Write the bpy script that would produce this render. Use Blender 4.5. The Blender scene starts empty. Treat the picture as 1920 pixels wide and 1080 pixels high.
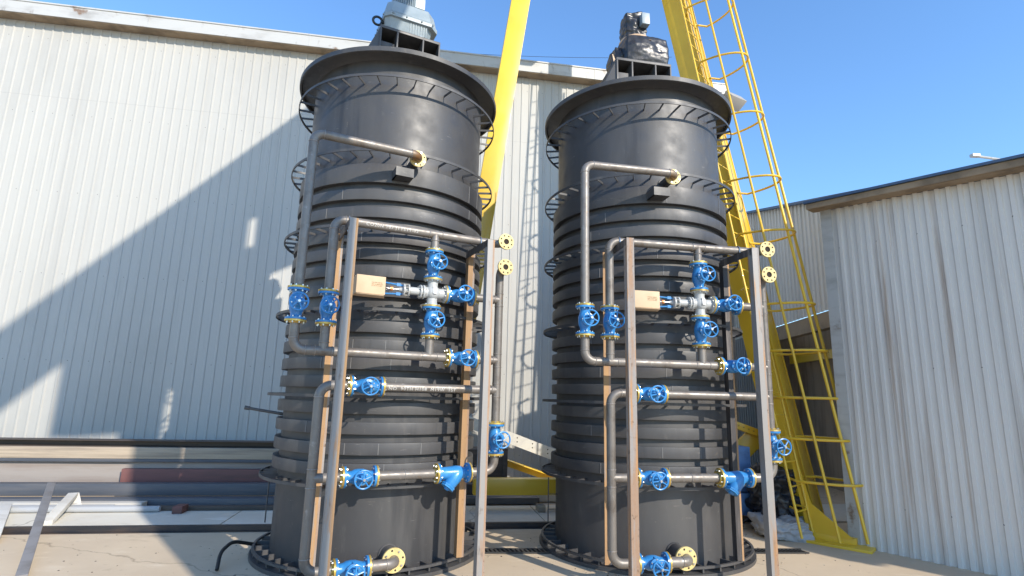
import bpy, bmesh, math, random
from mathutils import Vector, Matrix, noise
R = math.radians
rnd = random.Random(7)
scene = bpy.context.scene
COL = scene.collection

# ------------------------------------------------------------------ camera
cam_d = bpy.data.cameras.new('camera')
cam = bpy.data.objects.new('camera', cam_d)
COL.objects.link(cam)
cam_d.sensor_width = 36.0
cam_d.lens = 36.0 * 1024.77 / 1920.0
cam_d.clip_start = 0.05
cam_d.clip_end = 3000
pit, rol = 0.1946, 0.0257
F = Vector((0, math.cos(pit), math.sin(pit)))
Rt = Vector((1, 0, 0))
Up = Rt.cross(F)
R2 = Rt * math.cos(rol) + Up * math.sin(rol)
U2 = -Rt * math.sin(rol) + Up * math.cos(rol)
m = Matrix((R2, U2, -F)).transposed().to_4x4()
m.translation = Vector((0, 0, 1.6))
cam.matrix_world = m
scene.camera = cam

# ------------------------------------------------------------------ light
SAZ, SEL = R(-49), R(28.5)
world = bpy.data.worlds.new('World')
scene.world = world
world.use_nodes = True
wn = world.node_tree
wn.nodes.clear()
sky = wn.nodes.new('ShaderNodeTexSky')
sky.sky_type = 'NISHITA'
sky.sun_disc = False
sky.sun_elevation = SEL
sky.sun_rotation = R(90) - SAZ
sky.altitude = 0
sky.air_density = 1.35
sky.dust_density = 0.1
sky.ozone_density = 8.0
bg = wn.nodes.new('ShaderNodeBackground')
bg.inputs['Strength'].default_value = 0.15
wo = wn.nodes.new('ShaderNodeOutputWorld')
wn.links.new(sky.outputs[0], bg.inputs[0])
wn.links.new(bg.outputs[0], wo.inputs[0])
sl = bpy.data.lights.new('sun', 'SUN')
sl.energy = 2.7
sl.angle = R(0.5)
sl.color = (1.0, 0.915, 0.79)
so = bpy.data.objects.new('sun', sl)
COL.objects.link(so)
SV = Vector((math.cos(SAZ) * math.cos(SEL), math.sin(SAZ) * math.cos(SEL), math.sin(SEL)))
so.rotation_euler = SV.to_track_quat('Z', 'Y').to_euler()
so.location = SV * 60
scene.view_settings.view_transform = 'Standard'
scene.view_settings.look = 'None'
scene.view_settings.exposure = 1.0
scene.view_settings.gamma = 1.0

# ------------------------------------------------------------------ materials
def mat(name, base, rough=0.5, metal=0.0, var=None, vscale=4.0, vlo=0.4, vhi=0.7, stretch=(1, 1, 1), detail=6,
        bump=0.0, bscale=30.0, bdist=0.01, rvar=0.0, spec=0.5, layers=(), coat=0.0, coords='Object', emit=None):
    """procedural principled material: base colour, patches of a second colour, extra noise layers, bump"""
    mt = bpy.data.materials.new(name)
    mt.use_nodes = True
    nt = mt.node_tree
    N, L = nt.nodes, nt.links
    N.clear()
    out = N.new('ShaderNodeOutputMaterial')
    p = N.new('ShaderNodeBsdfPrincipled')
    L.new(p.outputs[0], out.inputs[0])
    p.inputs['Base Color'].default_value = (*base, 1)
    p.inputs['Roughness'].default_value = rough
    p.inputs['Metallic'].default_value = metal
    p.inputs['Specular IOR Level'].default_value = spec
    p.inputs['Coat Weight'].default_value = coat
    tc = N.new('ShaderNodeTexCoord')
    cur = None
    lay = list(layers)
    if var:
        lay = [(var, vscale, vlo, vhi, stretch)] + lay
    oi = N.new('ShaderNodeObjectInfo')
    for i, (c, sc, lo, hi, st) in enumerate(lay):
        mp = N.new('ShaderNodeMapping')
        mp.inputs['Scale'].default_value = st
        L.new(tc.outputs[coords], mp.inputs[0])
        ad = N.new('ShaderNodeVectorMath')
        ad.operation = 'MULTIPLY_ADD'
        L.new(oi.outputs['Random'], ad.inputs[0])
        ad.inputs[1].default_value = (13.1 + i, 7.7, 5.3 + i)
        L.new(mp.outputs[0], ad.inputs[2])
        ns = N.new('ShaderNodeTexNoise')
        ns.inputs['Scale'].default_value = sc
        ns.inputs['Detail'].default_value = detail
        ns.inputs['Roughness'].default_value = 0.62
        L.new(ad.outputs[0], ns.inputs['Vector'])
        rp = N.new('ShaderNodeMapRange')
        rp.inputs['From Min'].default_value = lo
        rp.inputs['From Max'].default_value = hi
        rp.interpolation_type = 'SMOOTHSTEP'
        L.new(ns.outputs['Fac'], rp.inputs['Value'])
        mx = N.new('ShaderNodeMix')
        mx.data_type = 'RGBA'
        L.new(rp.outputs[0], mx.inputs['Factor'])
        if cur is None:
            mx.inputs['A'].default_value = (*base, 1)
        else:
            L.new(cur, mx.inputs['A'])
        mx.inputs['B'].default_value = (*c, 1)
        cur = mx.outputs['Result']
    if cur is not None:
        L.new(cur, p.inputs['Base Color'])
    if cur is not None:
        vr = N.new('ShaderNodeMapRange')
        vr.inputs['To Min'].default_value = 0.90
        vr.inputs['To Max'].default_value = 1.08
        L.new(oi.outputs['Random'], vr.inputs['Value'])
        hs = N.new('ShaderNodeHueSaturation')
        L.new(vr.outputs[0], hs.inputs['Value'])
        L.new(cur, hs.inputs['Color'])
        L.new(hs.outputs[0], p.inputs['Base Color'])
    if bump or rvar:
        n2 = N.new('ShaderNodeTexNoise')
        n2.inputs['Scale'].default_value = bscale
        n2.inputs['Detail'].default_value = 6
        L.new(tc.outputs[coords], n2.inputs['Vector'])
        if bump:
            b = N.new('ShaderNodeBump')
            b.inputs['Strength'].default_value = bump
            b.inputs['Distance'].default_value = bdist
            L.new(n2.outputs['Fac'], b.inputs['Height'])
            L.new(b.outputs[0], p.inputs['Normal'])
        if rvar:
            rr = N.new('ShaderNodeMapRange')
            rr.inputs['From Min'].default_value = 0.3
            rr.inputs['From Max'].default_value = 0.7
            rr.inputs['To Min'].default_value = max(0.02, rough - rvar)
            rr.inputs['To Max'].default_value = min(1, rough + rvar)
            L.new(n2.outputs['Fac'], rr.inputs['Value'])
            L.new(rr.outputs[0], p.inputs['Roughness'])
    if emit:
        p.inputs['Emission Color'].default_value = (*emit, 1)
        p.inputs['Emission Strength'].default_value = 1
    return mt

M = {}
M['hdpe'] = mat('black_polyethylene', (0.052, 0.051, 0.053), 0.52, var=(0.080, 0.077, 0.075), vscale=1.6, vlo=0.38, vhi=0.72,
                stretch=(1, 1, 0.22), rvar=0.10, bscale=5, bump=0.14, bdist=0.008, spec=0.6,
                layers=[((0.115, 0.108, 0.10), 7.0, 0.58, 0.80, (1, 1, 0.30)), ((0.035, 0.035, 0.038), 3.0, 0.56, 0.7, (1, 1, 0.1)),
                        ((0.16, 0.15, 0.14), 6.0, 0.66, 0.74, (1.2, 1.2, 9)), ((0.14, 0.125, 0.105), 22.0, 0.66, 0.76, (1, 1, 0.5))])
M['hdpe_edge'] = mat('grey_polyethylene_weld', (0.19, 0.185, 0.18), 0.55)
M['pipe'] = mat('bare_steel_pipe', (0.215, 0.195, 0.175), 0.46, 0.35, var=(0.145, 0.12, 0.10), vscale=7, vlo=0.45, vhi=0.75,
                rvar=0.12, bscale=18, bump=0.15, bdist=0.003,
                layers=[((0.24, 0.15, 0.09), 16, 0.60, 0.8, (1, 1, 1)), ((0.38, 0.37, 0.35), 11, 0.6, 0.78, (1, 1, 1))])
M['weld'] = mat('weld_bead', (0.34, 0.31, 0.28), 0.45, 0.6, bump=0.6, bscale=120)
M['elbow_rust'] = mat('rusty_elbow', (0.27, 0.2, 0.14), 0.5, 0.5, var=(0.33, 0.17, 0.07), vscale=12, vlo=0.4, vhi=0.65)
M['angle'] = mat('rusty_angle_iron', (0.34, 0.22, 0.145), 0.72, 0.12, var=(0.31, 0.285, 0.265), vscale=3.0, vlo=0.40, vhi=0.58,
                 stretch=(6, 6, 0.45), rvar=0.1, bump=0.3, bscale=60, bdist=0.002,
                 layers=[((0.44, 0.24, 0.11), 6, 0.50, 0.68, (5, 5, 0.35)), ((0.15, 0.09, 0.05), 24, 0.58, 0.72, (1, 1, 0.7))])
M['angle_orange'] = mat('orange_rust_angle_iron', (0.40, 0.235, 0.11), 0.72, 0.05, var=(0.30, 0.185, 0.10), vscale=3.0, vlo=0.42, vhi=0.66,
                 stretch=(5, 5, 0.5), bump=0.3, bscale=60, bdist=0.002, layers=[((0.30, 0.25, 0.21), 5, 0.60, 0.74, (4, 4, 0.5)), ((0.16, 0.08, 0.035), 20, 0.62, 0.75, (1, 1, 0.5))])
M['angle_dark'] = mat('black_angle_iron', (0.06, 0.055, 0.055), 0.55, 0.3, var=(0.16, 0.14, 0.13), vscale=3.0, vlo=0.5, vhi=0.7, stretch=(5, 5, 0.4))
M['angle_grey'] = mat('mill_scale_angle_iron', (0.30, 0.285, 0.27), 0.6, 0.35, var=(0.38, 0.21, 0.10), vscale=2.6, vlo=0.55, vhi=0.7,
                 stretch=(6, 6, 0.5), bump=0.25, bscale=60, bdist=0.002, layers=[((0.17, 0.14, 0.12), 14, 0.6, 0.75, (1, 1, 0.4))])
M['blue'] = mat('blue_valve_paint', (0.028, 0.20, 0.48), 0.33, var=(0.045, 0.26, 0.58), vscale=9, bump=0.25, bscale=55, bdist=0.003, coat=0.25, rvar=0.08,
                layers=[((0.012, 0.07, 0.2), 16, 0.66, 0.8, (1, 1, 1))])
M['gold'] = mat('yellow_passivated_flange', (0.62, 0.44, 0.11), 0.38, 0.55, var=(0.42, 0.27, 0.08), vscale=10, vlo=0.45, vhi=0.7,
                layers=[((0.70, 0.60, 0.30), 17, 0.55, 0.7, (1, 1, 1))])
M['yprime'] = mat('yellow_flange_face', (0.66, 0.54, 0.24), 0.55, 0.1, var=(0.55, 0.42, 0.17), vscale=12)
M['zinc'] = mat('zinc_bolts', (0.62, 0.62, 0.6), 0.28, 0.85)
M['bore'] = mat('dark_pipe_bore', (0.03, 0.02, 0.016), 0.9)
M['grey'] = mat('light_grey_valve_paint', (0.50, 0.51, 0.50), 0.42, var=(0.42, 0.43, 0.42), vscale=9, bump=0.3, bscale=70, bdist=0.003,
                layers=[((0.3, 0.29, 0.27), 15, 0.66, 0.8, (1, 1, 1))])
M['steelrod'] = mat('bright_steel', (0.55, 0.55, 0.56), 0.25, 0.9)
M['copper'] = mat('orange_coupling', (0.6, 0.25, 0.1), 0.4, 0.4)
M['card'] = mat('brown_cardboard', (0.62, 0.47, 0.31), 0.85, var=(0.56, 0.41, 0.26), vscale=5)
M['ink'] = mat('printed_ink', (0.30, 0.2, 0.13), 0.9)
M['gear'] = mat('grey_gearbox_paint', (0.33, 0.39, 0.42), 0.4, var=(0.27, 0.33, 0.36), vscale=6, bump=0.25, bscale=60, bdist=0.004,
                layers=[((0.25, 0.27, 0.27), 12, 0.66, 0.8, (1, 1, 1))])
M['geardark'] = mat('dark_lifting_eye', (0.03, 0.04, 0.05), 0.4, 0.5)
M['wrap'] = mat('black_plastic_wrap', (0.022, 0.023, 0.027), 0.36, bump=0.3, bscale=7, bdist=0.03, spec=0.45, rvar=0.1)
M['tape'] = mat('tan_packing_tape', (0.62, 0.44, 0.28), 0.45, var=(0.5, 0.33, 0.2), vscale=8)
M['yellow'] = mat('yellow_crane_paint', (0.80, 0.52, 0.035), 0.38, var=(0.73, 0.455, 0.03), vscale=0.8, vlo=0.4, vhi=0.65,
                  rvar=0.08, bscale=3, coat=0.2, layers=[((0.55, 0.36, 0.05), 7, 0.66, 0.85, (1, 1, 0.3))])
M['alu'] = mat('aluminium_ladder', (0.70, 0.68, 0.62), 0.4, 0.35, var=(0.6, 0.58, 0.54), vscale=8)
M['lamp'] = mat('lamp_housing', (0.42, 0.38, 0.32), 0.5, 0.2)
M['cable'] = mat('black_cable', (0.02, 0.02, 0.02), 0.6)
M['white_trim'] = mat('white_metal_trim', (0.50, 0.50, 0.48), 0.45, var=(0.36, 0.35, 0.33), vscale=1.1, vlo=0.45, vhi=0.68, stretch=(1, 1, 3),
                      layers=[((0.22, 0.145, 0.095), 2.3, 0.60, 0.70, (1, 1, 1)), ((0.28, 0.26, 0.24), 6, 0.6, 0.75, (1, 1, 0.4))])
M['soffit'] = mat('stained_soffit_board', (0.36, 0.27, 0.18), 0.8, var=(0.2, 0.15, 0.1), vscale=2.4)
M['bluesteel'] = mat('blue_grey_steel_stock', (0.085, 0.095, 0.115), 0.55, 0.2, var=(0.13, 0.13, 0.14), vscale=3, stretch=(0.3, 3, 3))
M['rustred'] = mat('red_primed_steel', (0.20, 0.085, 0.075), 0.7, var=(0.14, 0.07, 0.06), vscale=3, stretch=(0.3, 3, 3))
M['timber'] = mat('grey_timber', (0.42, 0.34, 0.25), 0.85, var=(0.26, 0.21, 0.16), vscale=5, stretch=(0.15, 4, 4), bump=0.3, bscale=20)
M['darksteel'] = mat('dark_brown_steel', (0.085, 0.07, 0.06), 0.6, 0.3, var=(0.13, 0.10, 0.08), vscale=4, stretch=(0.3, 3, 3))
M['taupe'] = mat('taupe_primed_steel', (0.34, 0.30, 0.27), 0.7, var=(0.26, 0.21, 0.18), vscale=2, stretch=(0.3, 3, 3))
M['pale'] = mat('pale_painted_board', (0.62, 0.60, 0.55), 0.7, var=(0.5, 0.47, 0.42), vscale=2, stretch=(0.4, 2, 2))
M['rail'] = mat('black_rail_steel', (0.035, 0.035, 0.04), 0.5, 0.4, var=(0.08, 0.06, 0.05), vscale=4, stretch=(0.4, 2, 2))
M['machine'] = mat('blue_machine_paint', (0.10, 0.24, 0.52), 0.45, var=(0.07, 0.16, 0.36), vscale=5)
M['roofblue'] = mat('dark_blue_roof_sheet', (0.05, 0.10, 0.20), 0.5, var=(0.08, 0.13, 0.22), vscale=3)
M['tarp'] = mat('grey_tarpaulin', (0.42, 0.42, 0.42), 0.5, var=(0.3, 0.31, 0.33), vscale=4, bump=0.8, bscale=6, bdist=0.05)
M['door'] = mat('brown_interior', (0.36, 0.27, 0.19), 0.8, var=(0.24, 0.175, 0.125), vscale=2, stretch=(3, 3, 0.4))
M['flat'] = mat('grey_flat_steel', (0.25, 0.24, 0.24), 0.6, 0.2, var=(0.18, 0.17, 0.165), vscale=4)
M['block'] = mat('grey_block', (0.36, 0.37, 0.38), 0.85, var=(0.34, 0.35, 0.36), vscale=3)
M['grate'] = mat('cast_iron_grate', (0.05, 0.05, 0.05), 0.6, 0.4)

def wall_mat(name, base, grime, rust, pitch=0.17, lap=7.0, rlo=0.70):
    mt = mat(name, base, 0.48, 0.0, var=grime, vscale=1.1, vlo=0.48, vhi=0.78, stretch=(3.2, 3.2, 0.10), spec=0.4,
             layers=[(tuple(0.86 * c for c in base), 0.35, 0.42, 0.7, (1, 1, 0.5)),
                     (tuple(0.75 * c for c in base), 9.0, 0.60, 0.8, (2.5, 2.5, 0.05)),
                     (rust, 2.4, rlo, rlo + 0.17, (2.2, 2.2, 0.06))], bump=0.25, bscale=2.2, bdist=0.02)
    nt = mt.node_tree; N, L = nt.nodes, nt.links
    p = [n for n in N if n.type == 'BSDF_PRINCIPLED'][0]
    src = p.inputs['Base Color'].links[0].from_socket
    tc = [n for n in N if n.type == 'TEX_COORD'][0]
    sx = N.new('ShaderNodeSeparateXYZ'); L.new(tc.outputs['Object'], sx.inputs[0])
    def cell(out, size, off):
        a = N.new('ShaderNodeMath'); a.operation = 'MULTIPLY_ADD'; L.new(out, a.inputs[0]); a.inputs[1].default_value = 1 / size; a.inputs[2].default_value = off
        f = N.new('ShaderNodeMath'); f.operation = 'FRACT'; L.new(a.outputs[0], f.inputs[0])
        c = N.new('ShaderNodeMath'); c.operation = 'MULTIPLY_ADD'; L.new(f.outputs[0], c.inputs[0]); c.inputs[1].default_value = size; c.inputs[2].default_value = -size / 2
        q = N.new('ShaderNodeMath'); q.operation = 'POWER'; L.new(c.outputs[0], q.inputs[0]); q.inputs[1].default_value = 2.0
        return q.outputs[0]
    ad = N.new('ShaderNodeMath'); ad.operation = 'ADD'
    zc = cell(sx.outputs['Z'], 1.55, 0.2)
    L.new(cell(sx.outputs['X'], pitch * 2, 0.13), ad.inputs[0]); L.new(zc, ad.inputs[1])
    lt = N.new('ShaderNodeMath'); lt.operation = 'LESS_THAN'; L.new(ad.outputs[0], lt.inputs[0]); lt.inputs[1].default_value = 0.00006
    # one sheet lap line at about 7.1 m
    la = N.new('ShaderNodeMath'); la.operation = 'COMPARE'; L.new(sx.outputs['Z'], la.inputs[0]); la.inputs[1].default_value = lap; la.inputs[2].default_value = 0.006
    sc_ = N.new('ShaderNodeMath'); sc_.operation = 'MULTIPLY'; L.new(la.outputs[0], sc_.inputs[0]); sc_.inputs[1].default_value = 0.18
    mxm = N.new('ShaderNodeMath'); mxm.operation = 'MAXIMUM'; L.new(lt.outputs[0], mxm.inputs[0]); L.new(sc_.outputs[0], mxm.inputs[1])
    mx = N.new('ShaderNodeMix'); mx.data_type = 'RGBA'
    L.new(mxm.outputs[0], mx.inputs['Factor']); L.new(src, mx.inputs['A']); mx.inputs['B'].default_value = (0.16, 0.15, 0.14, 1)
    L.new(mx.outputs['Result'], p.inputs['Base Color'])
    return mt
M['wall'] = wall_mat('white_ribbed_cladding', (0.50, 0.49, 0.455), (0.445, 0.435, 0.405), (0.36, 0.32, 0.27))
M['wall2'] = wall_mat('grey_white_ribbed_cladding', (0.74, 0.71, 0.66), (0.50, 0.475, 0.44), (0.42, 0.33, 0.26), 0.21, 20.0, 0.56)

# ground: sandy concrete with stains and hairline cracks
def ground_mat(name, c0, c1, c2):
    mt = mat(name, c0, 0.85, var=c1, vscale=0.55, vlo=0.35, vhi=0.7, coords='Object', bump=0.25, bscale=45, bdist=0.004, spec=0.25,
             layers=[(c2, 1.7, 0.56, 0.75, (1, 2.2, 1)), (tuple(0.8 * x for x in c1), 6.5, 0.6, 0.8, (1, 1, 1)),
                     (tuple(0.66 * x for x in c1), 0.9, 0.62, 0.76, (1, 3, 1)), (tuple(0.5 * x for x in c1), 3.3, 0.69, 0.76, (1, 1.6, 1))])
    nt = mt.node_tree
    N, L = nt.nodes, nt.links
    p = [n for n in N if n.type == 'BSDF_PRINCIPLED'][0]
    src = p.inputs['Base Color'].links[0].from_socket
    tc = [n for n in N if n.type == 'TEX_COORD'][0]
    vo = N.new('ShaderNodeTexVoronoi')
    vo.feature = 'DISTANCE_TO_EDGE'
    vo.inputs['Scale'].default_value = 0.27
    ns = N.new('ShaderNodeTexNoise')
    ns.inputs['Scale'].default_value = 2.0
    ns.inputs['Detail'].default_value = 5
    L.new(tc.outputs['Object'], ns.inputs['Vector'])
    vm = N.new('ShaderNodeVectorMath')
    vm.operation = 'MULTIPLY_ADD'
    L.new(ns.outputs['Color'], vm.inputs[0])
    vm.inputs[1].default_value = (0.5, 0.5, 0)
    L.new(tc.outputs['Object'], vm.inputs[2])
    L.new(vm.outputs[0], vo.inputs['Vector'])
    mr = N.new('ShaderNodeMapRange')
    mr.inputs['From Min'].default_value = 0.0
    mr.inputs['From Max'].default_value = 0.0035
    L.new(vo.outputs['Distance'], mr.inputs['Value'])
    mx = N.new('ShaderNodeMix')
    mx.data_type = 'RGBA'
    L.new(mr.outputs[0], mx.inputs['Factor'])
    mx.inputs['A'].default_value = (c1[0] * 0.72, c1[1] * 0.72, c1[2] * 0.72, 1)
    L.new(src, mx.inputs['B'])
    L.new(mx.outputs['Result'], p.inputs['Base Color'])
    return mt
M['ground'] = ground_mat('sandy_concrete', (0.62, 0.50, 0.355), (0.54, 0.43, 0.305), (0.67, 0.56, 0.42))
M['slab'] = ground_mat('pale_concrete', (0.66, 0.62, 0.53), (0.56, 0.51, 0.42), (0.72, 0.68, 0.6))

# ------------------------------------------------------------------ mesh builder
class MB:
    def __init__(s):
        s.v = []; s.f = []; s.m = []
    def add(s, vs, fs, mi=0):
        o = len(s.v)
        s.v += [tuple(v) for v in vs]
        for f in fs:
            s.f.append([i + o for i in f]); s.m.append(mi)
    def box(s, x0, x1, y0, y1, z0, z1, mi=0):
        s.add([(x0, y0, z0), (x1, y0, z0), (x1, y1, z0), (x0, y1, z0), (x0, y0, z1), (x1, y0, z1), (x1, y1, z1), (x0, y1, z1)],
              [(3, 2, 1, 0), (4, 5, 6, 7), (0, 1, 5, 4), (1, 2, 6, 5), (2, 3, 7, 6), (3, 0, 4, 7)], mi)
    def beam(s, p0, p1, w, h, side=(0, 0, 1), mi=0, w1=None, h1=None):
        """box beam from p0 to p1; w along 'side' cross axis, h along the remaining axis"""
        p0, p1 = Vector(p0), Vector(p1)
        d = (p1 - p0).normalized()
        a = Vector(side); a = (a - d * a.dot(d)).normalized()
        b = d.cross(a)
        w1 = w if w1 is None else w1; h1 = h if h1 is None else h1
        vs = []
        for p, ww, hh in ((p0, w, h), (p1, w1, h1)):
            for sa, sb in ((-1, -1), (1, -1), (1, 1), (-1, 1)):
                vs.append(p + a * sa * ww / 2 + b * sb * hh / 2)
        s.add(vs, [(3, 2, 1, 0), (4, 5, 6, 7), (0, 1, 5, 4), (1, 2, 6, 5), (2, 3, 7, 6), (3, 0, 4, 7)], mi)
    def cyl(s, p0, p1, r, n=20, r1=None, mi=0, cap=True):
        p0, p1 = Vector(p0), Vector(p1)
        d = (p1 - p0).normalized()
        a = d.orthogonal().normalized(); b = d.cross(a)
        r1 = r if r1 is None else r1
        vs = []
        for p, q in ((p0, r), (p1, r1)):
            for i in range(n):
                t = 2 * math.pi * i / n
                vs.append(p + (a * math.cos(t) + b * math.sin(t)) * q)
        fs = [(i, (i + 1) % n, n + (i + 1) % n, n + i) for i in range(n)]
        if cap:
            fs += [tuple(range(n - 1, -1, -1)), tuple(range(n, 2 * n))]
        s.add(vs, fs, mi)
    def lathe(s, prof, n=64, o=(0, 0, 0), ax=(0, 0, 1), mi=0, close=False, a0=0.0, a1=2 * math.pi):
        """prof = [(radius, height)] spun round ax through o"""
        o = Vector(o); ax = Vector(ax).normalized()
        a = Vector((1, 0, 0)) if abs(ax.x) < 0.9 else Vector((0, 1, 0))
        a = (a - ax * a.dot(ax)).normalized(); b = ax.cross(a)
        full = abs(a1 - a0 - 2 * math.pi) < 1e-6
        k = n if full else n + 1
        vs = []
        for i in range(k):
            t = a0 + (a1 - a0) * i / n
            u = a * math.cos(t) + b * math.sin(t)
            for r, z in prof:
                vs.append(o + u * r + ax * z)
        q = len(prof)
        fs = []
        for i in range(n):
            j = (i + 1) % k
            for c in range(q - 1 + (1 if close else 0)):
                c2 = (c + 1) % q
                fs.append((i * q + c, j * q + c, j * q + c2, i * q + c2))
        s.add(vs, fs, mi)
    def path(s, pts, r, n=16, bend=0.09, seg=7, mi=0, cap=True):
        """round pipe along a polyline with swept bends"""
        P = [Vector(p) for p in pts]
        line = [P[0]]
        for i in range(1, len(P) - 1):
            d0 = (P[i - 1] - P[i]); d1 = (P[i + 1] - P[i])
            bb = min(bend, d0.length * 0.49 if i > 1 else d0.length * 0.98, d1.length * 0.49 if i < len(P) - 2 else d1.length * 0.98)
            a = P[i] + d0.normalized() * bb; c = P[i] + d1.normalized() * bb
            ce = a + c - P[i]
            ang = d0.angle(d1)
            if abs(ang - math.pi / 2) < 0.05:
                for k in range(seg + 1):
                    t = math.pi / 2 * k / seg
                    line.append(ce + (a - ce) * math.cos(t) + (c - ce) * math.sin(t))
            else:
                for k in range(seg + 1):
                    t = k / seg
                    line.append(a * (1 - t) ** 2 + P[i] * 2 * t * (1 - t) + c * t * t)
        line.append(P[-1])
        q = [line[0]]
        for p in line[1:]:
            if (p - q[-1]).length > 1e-5: q.append(p)
        line = q
        d = (line[1] - line[0]).normalized()
        a = d.orthogonal().normalized()
        vs = []
        for i, p in enumerate(line):
            if i == 0: d = (line[1] - line[0]).normalized()
            elif i == len(line) - 1: d = (line[-1] - line[-2]).normalized()
            else: d = ((line[i + 1] - p).normalized() + (p - line[i - 1]).normalized()).normalized()
            a = (a - d * a.dot(d)).normalized(); b = d.cross(a)
            for k in range(n):
                t = 2 * math.pi * k / n
                vs.append(p + (a * math.cos(t) + b * math.sin(t)) * r)
        fs = []
        for i in range(len(line) - 1):
            for k in range(n):
                k2 = (k + 1) % n
                fs.append((i * n + k, i * n + k2, (i + 1) * n + k2, (i + 1) * n + k))
        if cap:
            fs += [tuple(range(n - 1, -1, -1)), tuple((len(line) - 1) * n + k for k in range(n))]
        s.add(vs, fs, mi)
    def torus(s, c, ax, RR, r, n=32, k=8, mi=0, a0=0.0, a1=2 * math.pi):
        prof = [(RR + r * math.cos(2 * math.pi * i / k), r * math.sin(2 * math.pi * i / k)) for i in range(k)]
        s.lathe(prof, n, c, ax, mi, close=True, a0=a0, a1=a1)
    def prism(s, pts, vec, mi=0):
        """flat polygon (3-D points) pushed along vec"""
        n = len(pts); vec = Vector(vec)
        vs = [Vector(p) for p in pts] + [Vector(p) + vec for p in pts]
        fs = [tuple(range(n - 1, -1, -1)), tuple(range(n, 2 * n))] + [(i, (i + 1) % n, n + (i + 1) % n, n + i) for i in range(n)]
        s.add(vs, fs, mi)
    def mesh(s, name, mats, smooth=True, bev=0.0, bangle=50):
        me = bpy.data.meshes.new(name)
        me.from_pydata(s.v, [], s.f)
        for i, p in enumerate(me.polygons): p.material_index = s.m[i]
        bm = bmesh.new(); bm.from_mesh(me)
        bmesh.ops.recalc_face_normals(bm, faces=bm.faces)
        if bev > 0:
            es = [e for e in bm.edges if len(e.link_faces) == 2 and e.calc_face_angle(0) > R(bangle)]
            bmesh.ops.bevel(bm, geom=es, offset=bev, segments=2, affect='EDGES', profile=0.6)
        bm.to_mesh(me); bm.free()
        for x in (mats if isinstance(mats, (list, tuple)) else [mats]): me.materials.append(x)
        if smooth:
            me.shade_smooth()
            me.set_sharp_from_angle(angle=R(38))
        return me
    def obj(s, name, mats, parent=None, loc=None, smooth=True, bev=0.0):
        return link(name, s.mesh(name, mats, smooth, bev), parent, loc)

def link(name, me, parent=None, loc=None, rot=None):
    o = bpy.data.objects.new(name, me)
    COL.objects.link(o)
    if parent: o.parent = parent
    if loc: o.location = loc
    if rot: o.rotation_euler = rot
    return o

def empty(name, loc=(0, 0, 0), rz=0.0):
    o = bpy.data.objects.new(name, None)
    o.empty_display_size = 0.2
    COL.objects.link(o)
    o.location = loc
    o.rotation_euler = (0, 0, rz)
    return o

def tag(o, label=None, cat=None, group=None, kind=None):
    if label: o['label'] = label
    if cat: o['category'] = cat
    if group: o['group'] = group
    if kind: o['kind'] = kind
    return o

# ------------------------------------------------------------------ ground and paving
ZG = -0.03
g = MB()
g.add([(-160, -120, ZG), (160, -120, ZG), (160, 220, ZG), (-160, 220, ZG)], [(0, 1, 2, 3)])
tag(g.obj('ground', M['ground'], smooth=False), kind='structure')

WY = R(8.8)                                    # the white hall runs 8.8 degrees off the picture plane
we = Vector((math.cos(WY), math.sin(WY), 0))   # along the hall
wn_ = Vector((math.sin(WY), -math.cos(WY), 0)) # out of the hall, towards the yard
W0 = Vector((0, 11, 0))
def hp(k, d, z):
    """k metres along the hall, d metres in front of its face"""
    p = W0 + we * k + wn_ * d
    return Vector((p.x, p.y, z))
s_ = MB()
kx = -18.0
while kx < 6.0:
    s_.prism([hp(kx, 3.55, ZG + 0.004), hp(kx + 1.985, 3.55, ZG + 0.004), hp(kx + 1.985, 2.35, ZG + 0.004), hp(kx, 2.35, ZG + 0.004)], (0, 0, 0.018))
    kx += 2.0
tag(s_.obj('pavement', M['slab'], smooth=False), kind='structure')

# ------------------------------------------------------------------ white hall
hall = empty('industrial_hall', tuple(hp(-5, 0, 0)), WY)
tag(hall, 'long white ribbed metal hall wall behind the two black tanks, big shadow across it', 'building')
KL, KR, HE = -24.0, 4.78, 8.57
def ribs(w, L0, L1, y, z0, z1fun, pitch, rw=0.022, rd=0.014, mi=0):
    """ribbed sheet in local x/z at y, facing -y"""
    x = L0
    prof = []
    while x < L1 - 1e-6:
        prof += [(x, y), (x + pitch - rw * 2.2, y), (x + pitch - rw * 1.6, y - rd), (x + pitch - rw * 0.6, y - rd)]
        x += pitch
    prof.append((L1, y))
    n = len(prof)
    vs = [(a, b, z0) for a, b in prof] + [(a, b, z1fun(a)) for a, b in prof]
    fs = [(i, i + 1, n + i + 1, n + i) for i in range(n - 1)]
    w.add(vs, fs, mi)
w = MB()
off = 5.0
ribs(w, KL + off, KR + off, 0.0, ZG, lambda a: HE, 0.17)
w.box(KL + off, KR + off, 0.02, 7.0, ZG, HE)     # body of the hall behind the sheets
w.obj('wall', M['wall'], hall, smooth=False)
f = MB()
f.box(KL + off, KR + off + 0.10, -0.25, -0.23, HE - 0.02, HE + 0.22)
f.box(KL + off, KR + off + 0.10, -0.265, -0.230, HE + 0.22, HE + 0.242)
x = KL + off + 1.3
while x < KR + off:
    f.box(x, x + 0.02, -0.256, -0.248, HE - 0.025, HE + 0.225)
    x += 3.05
f.obj('fascia', M['white_trim'], hall, smooth=False)
f = MB()
f.box(KL + off, KR + off + 0.1, -0.23, -0.015, HE - 0.035, HE - 0.005)
f.obj('soffit', M['soffit'], hall, smooth=False)
f = MB()
f.prism([(KL + off, -0.24, HE + 0.225), (KR + off + 0.12, -0.24, HE + 0.225), (KR + off + 0.12, 7.0, HE + 0.9), (KL + off, 7.0, HE + 0.9)], (0, 0, 0.04))
f.obj('roof', M['white_trim'], hall, smooth=False)
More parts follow.
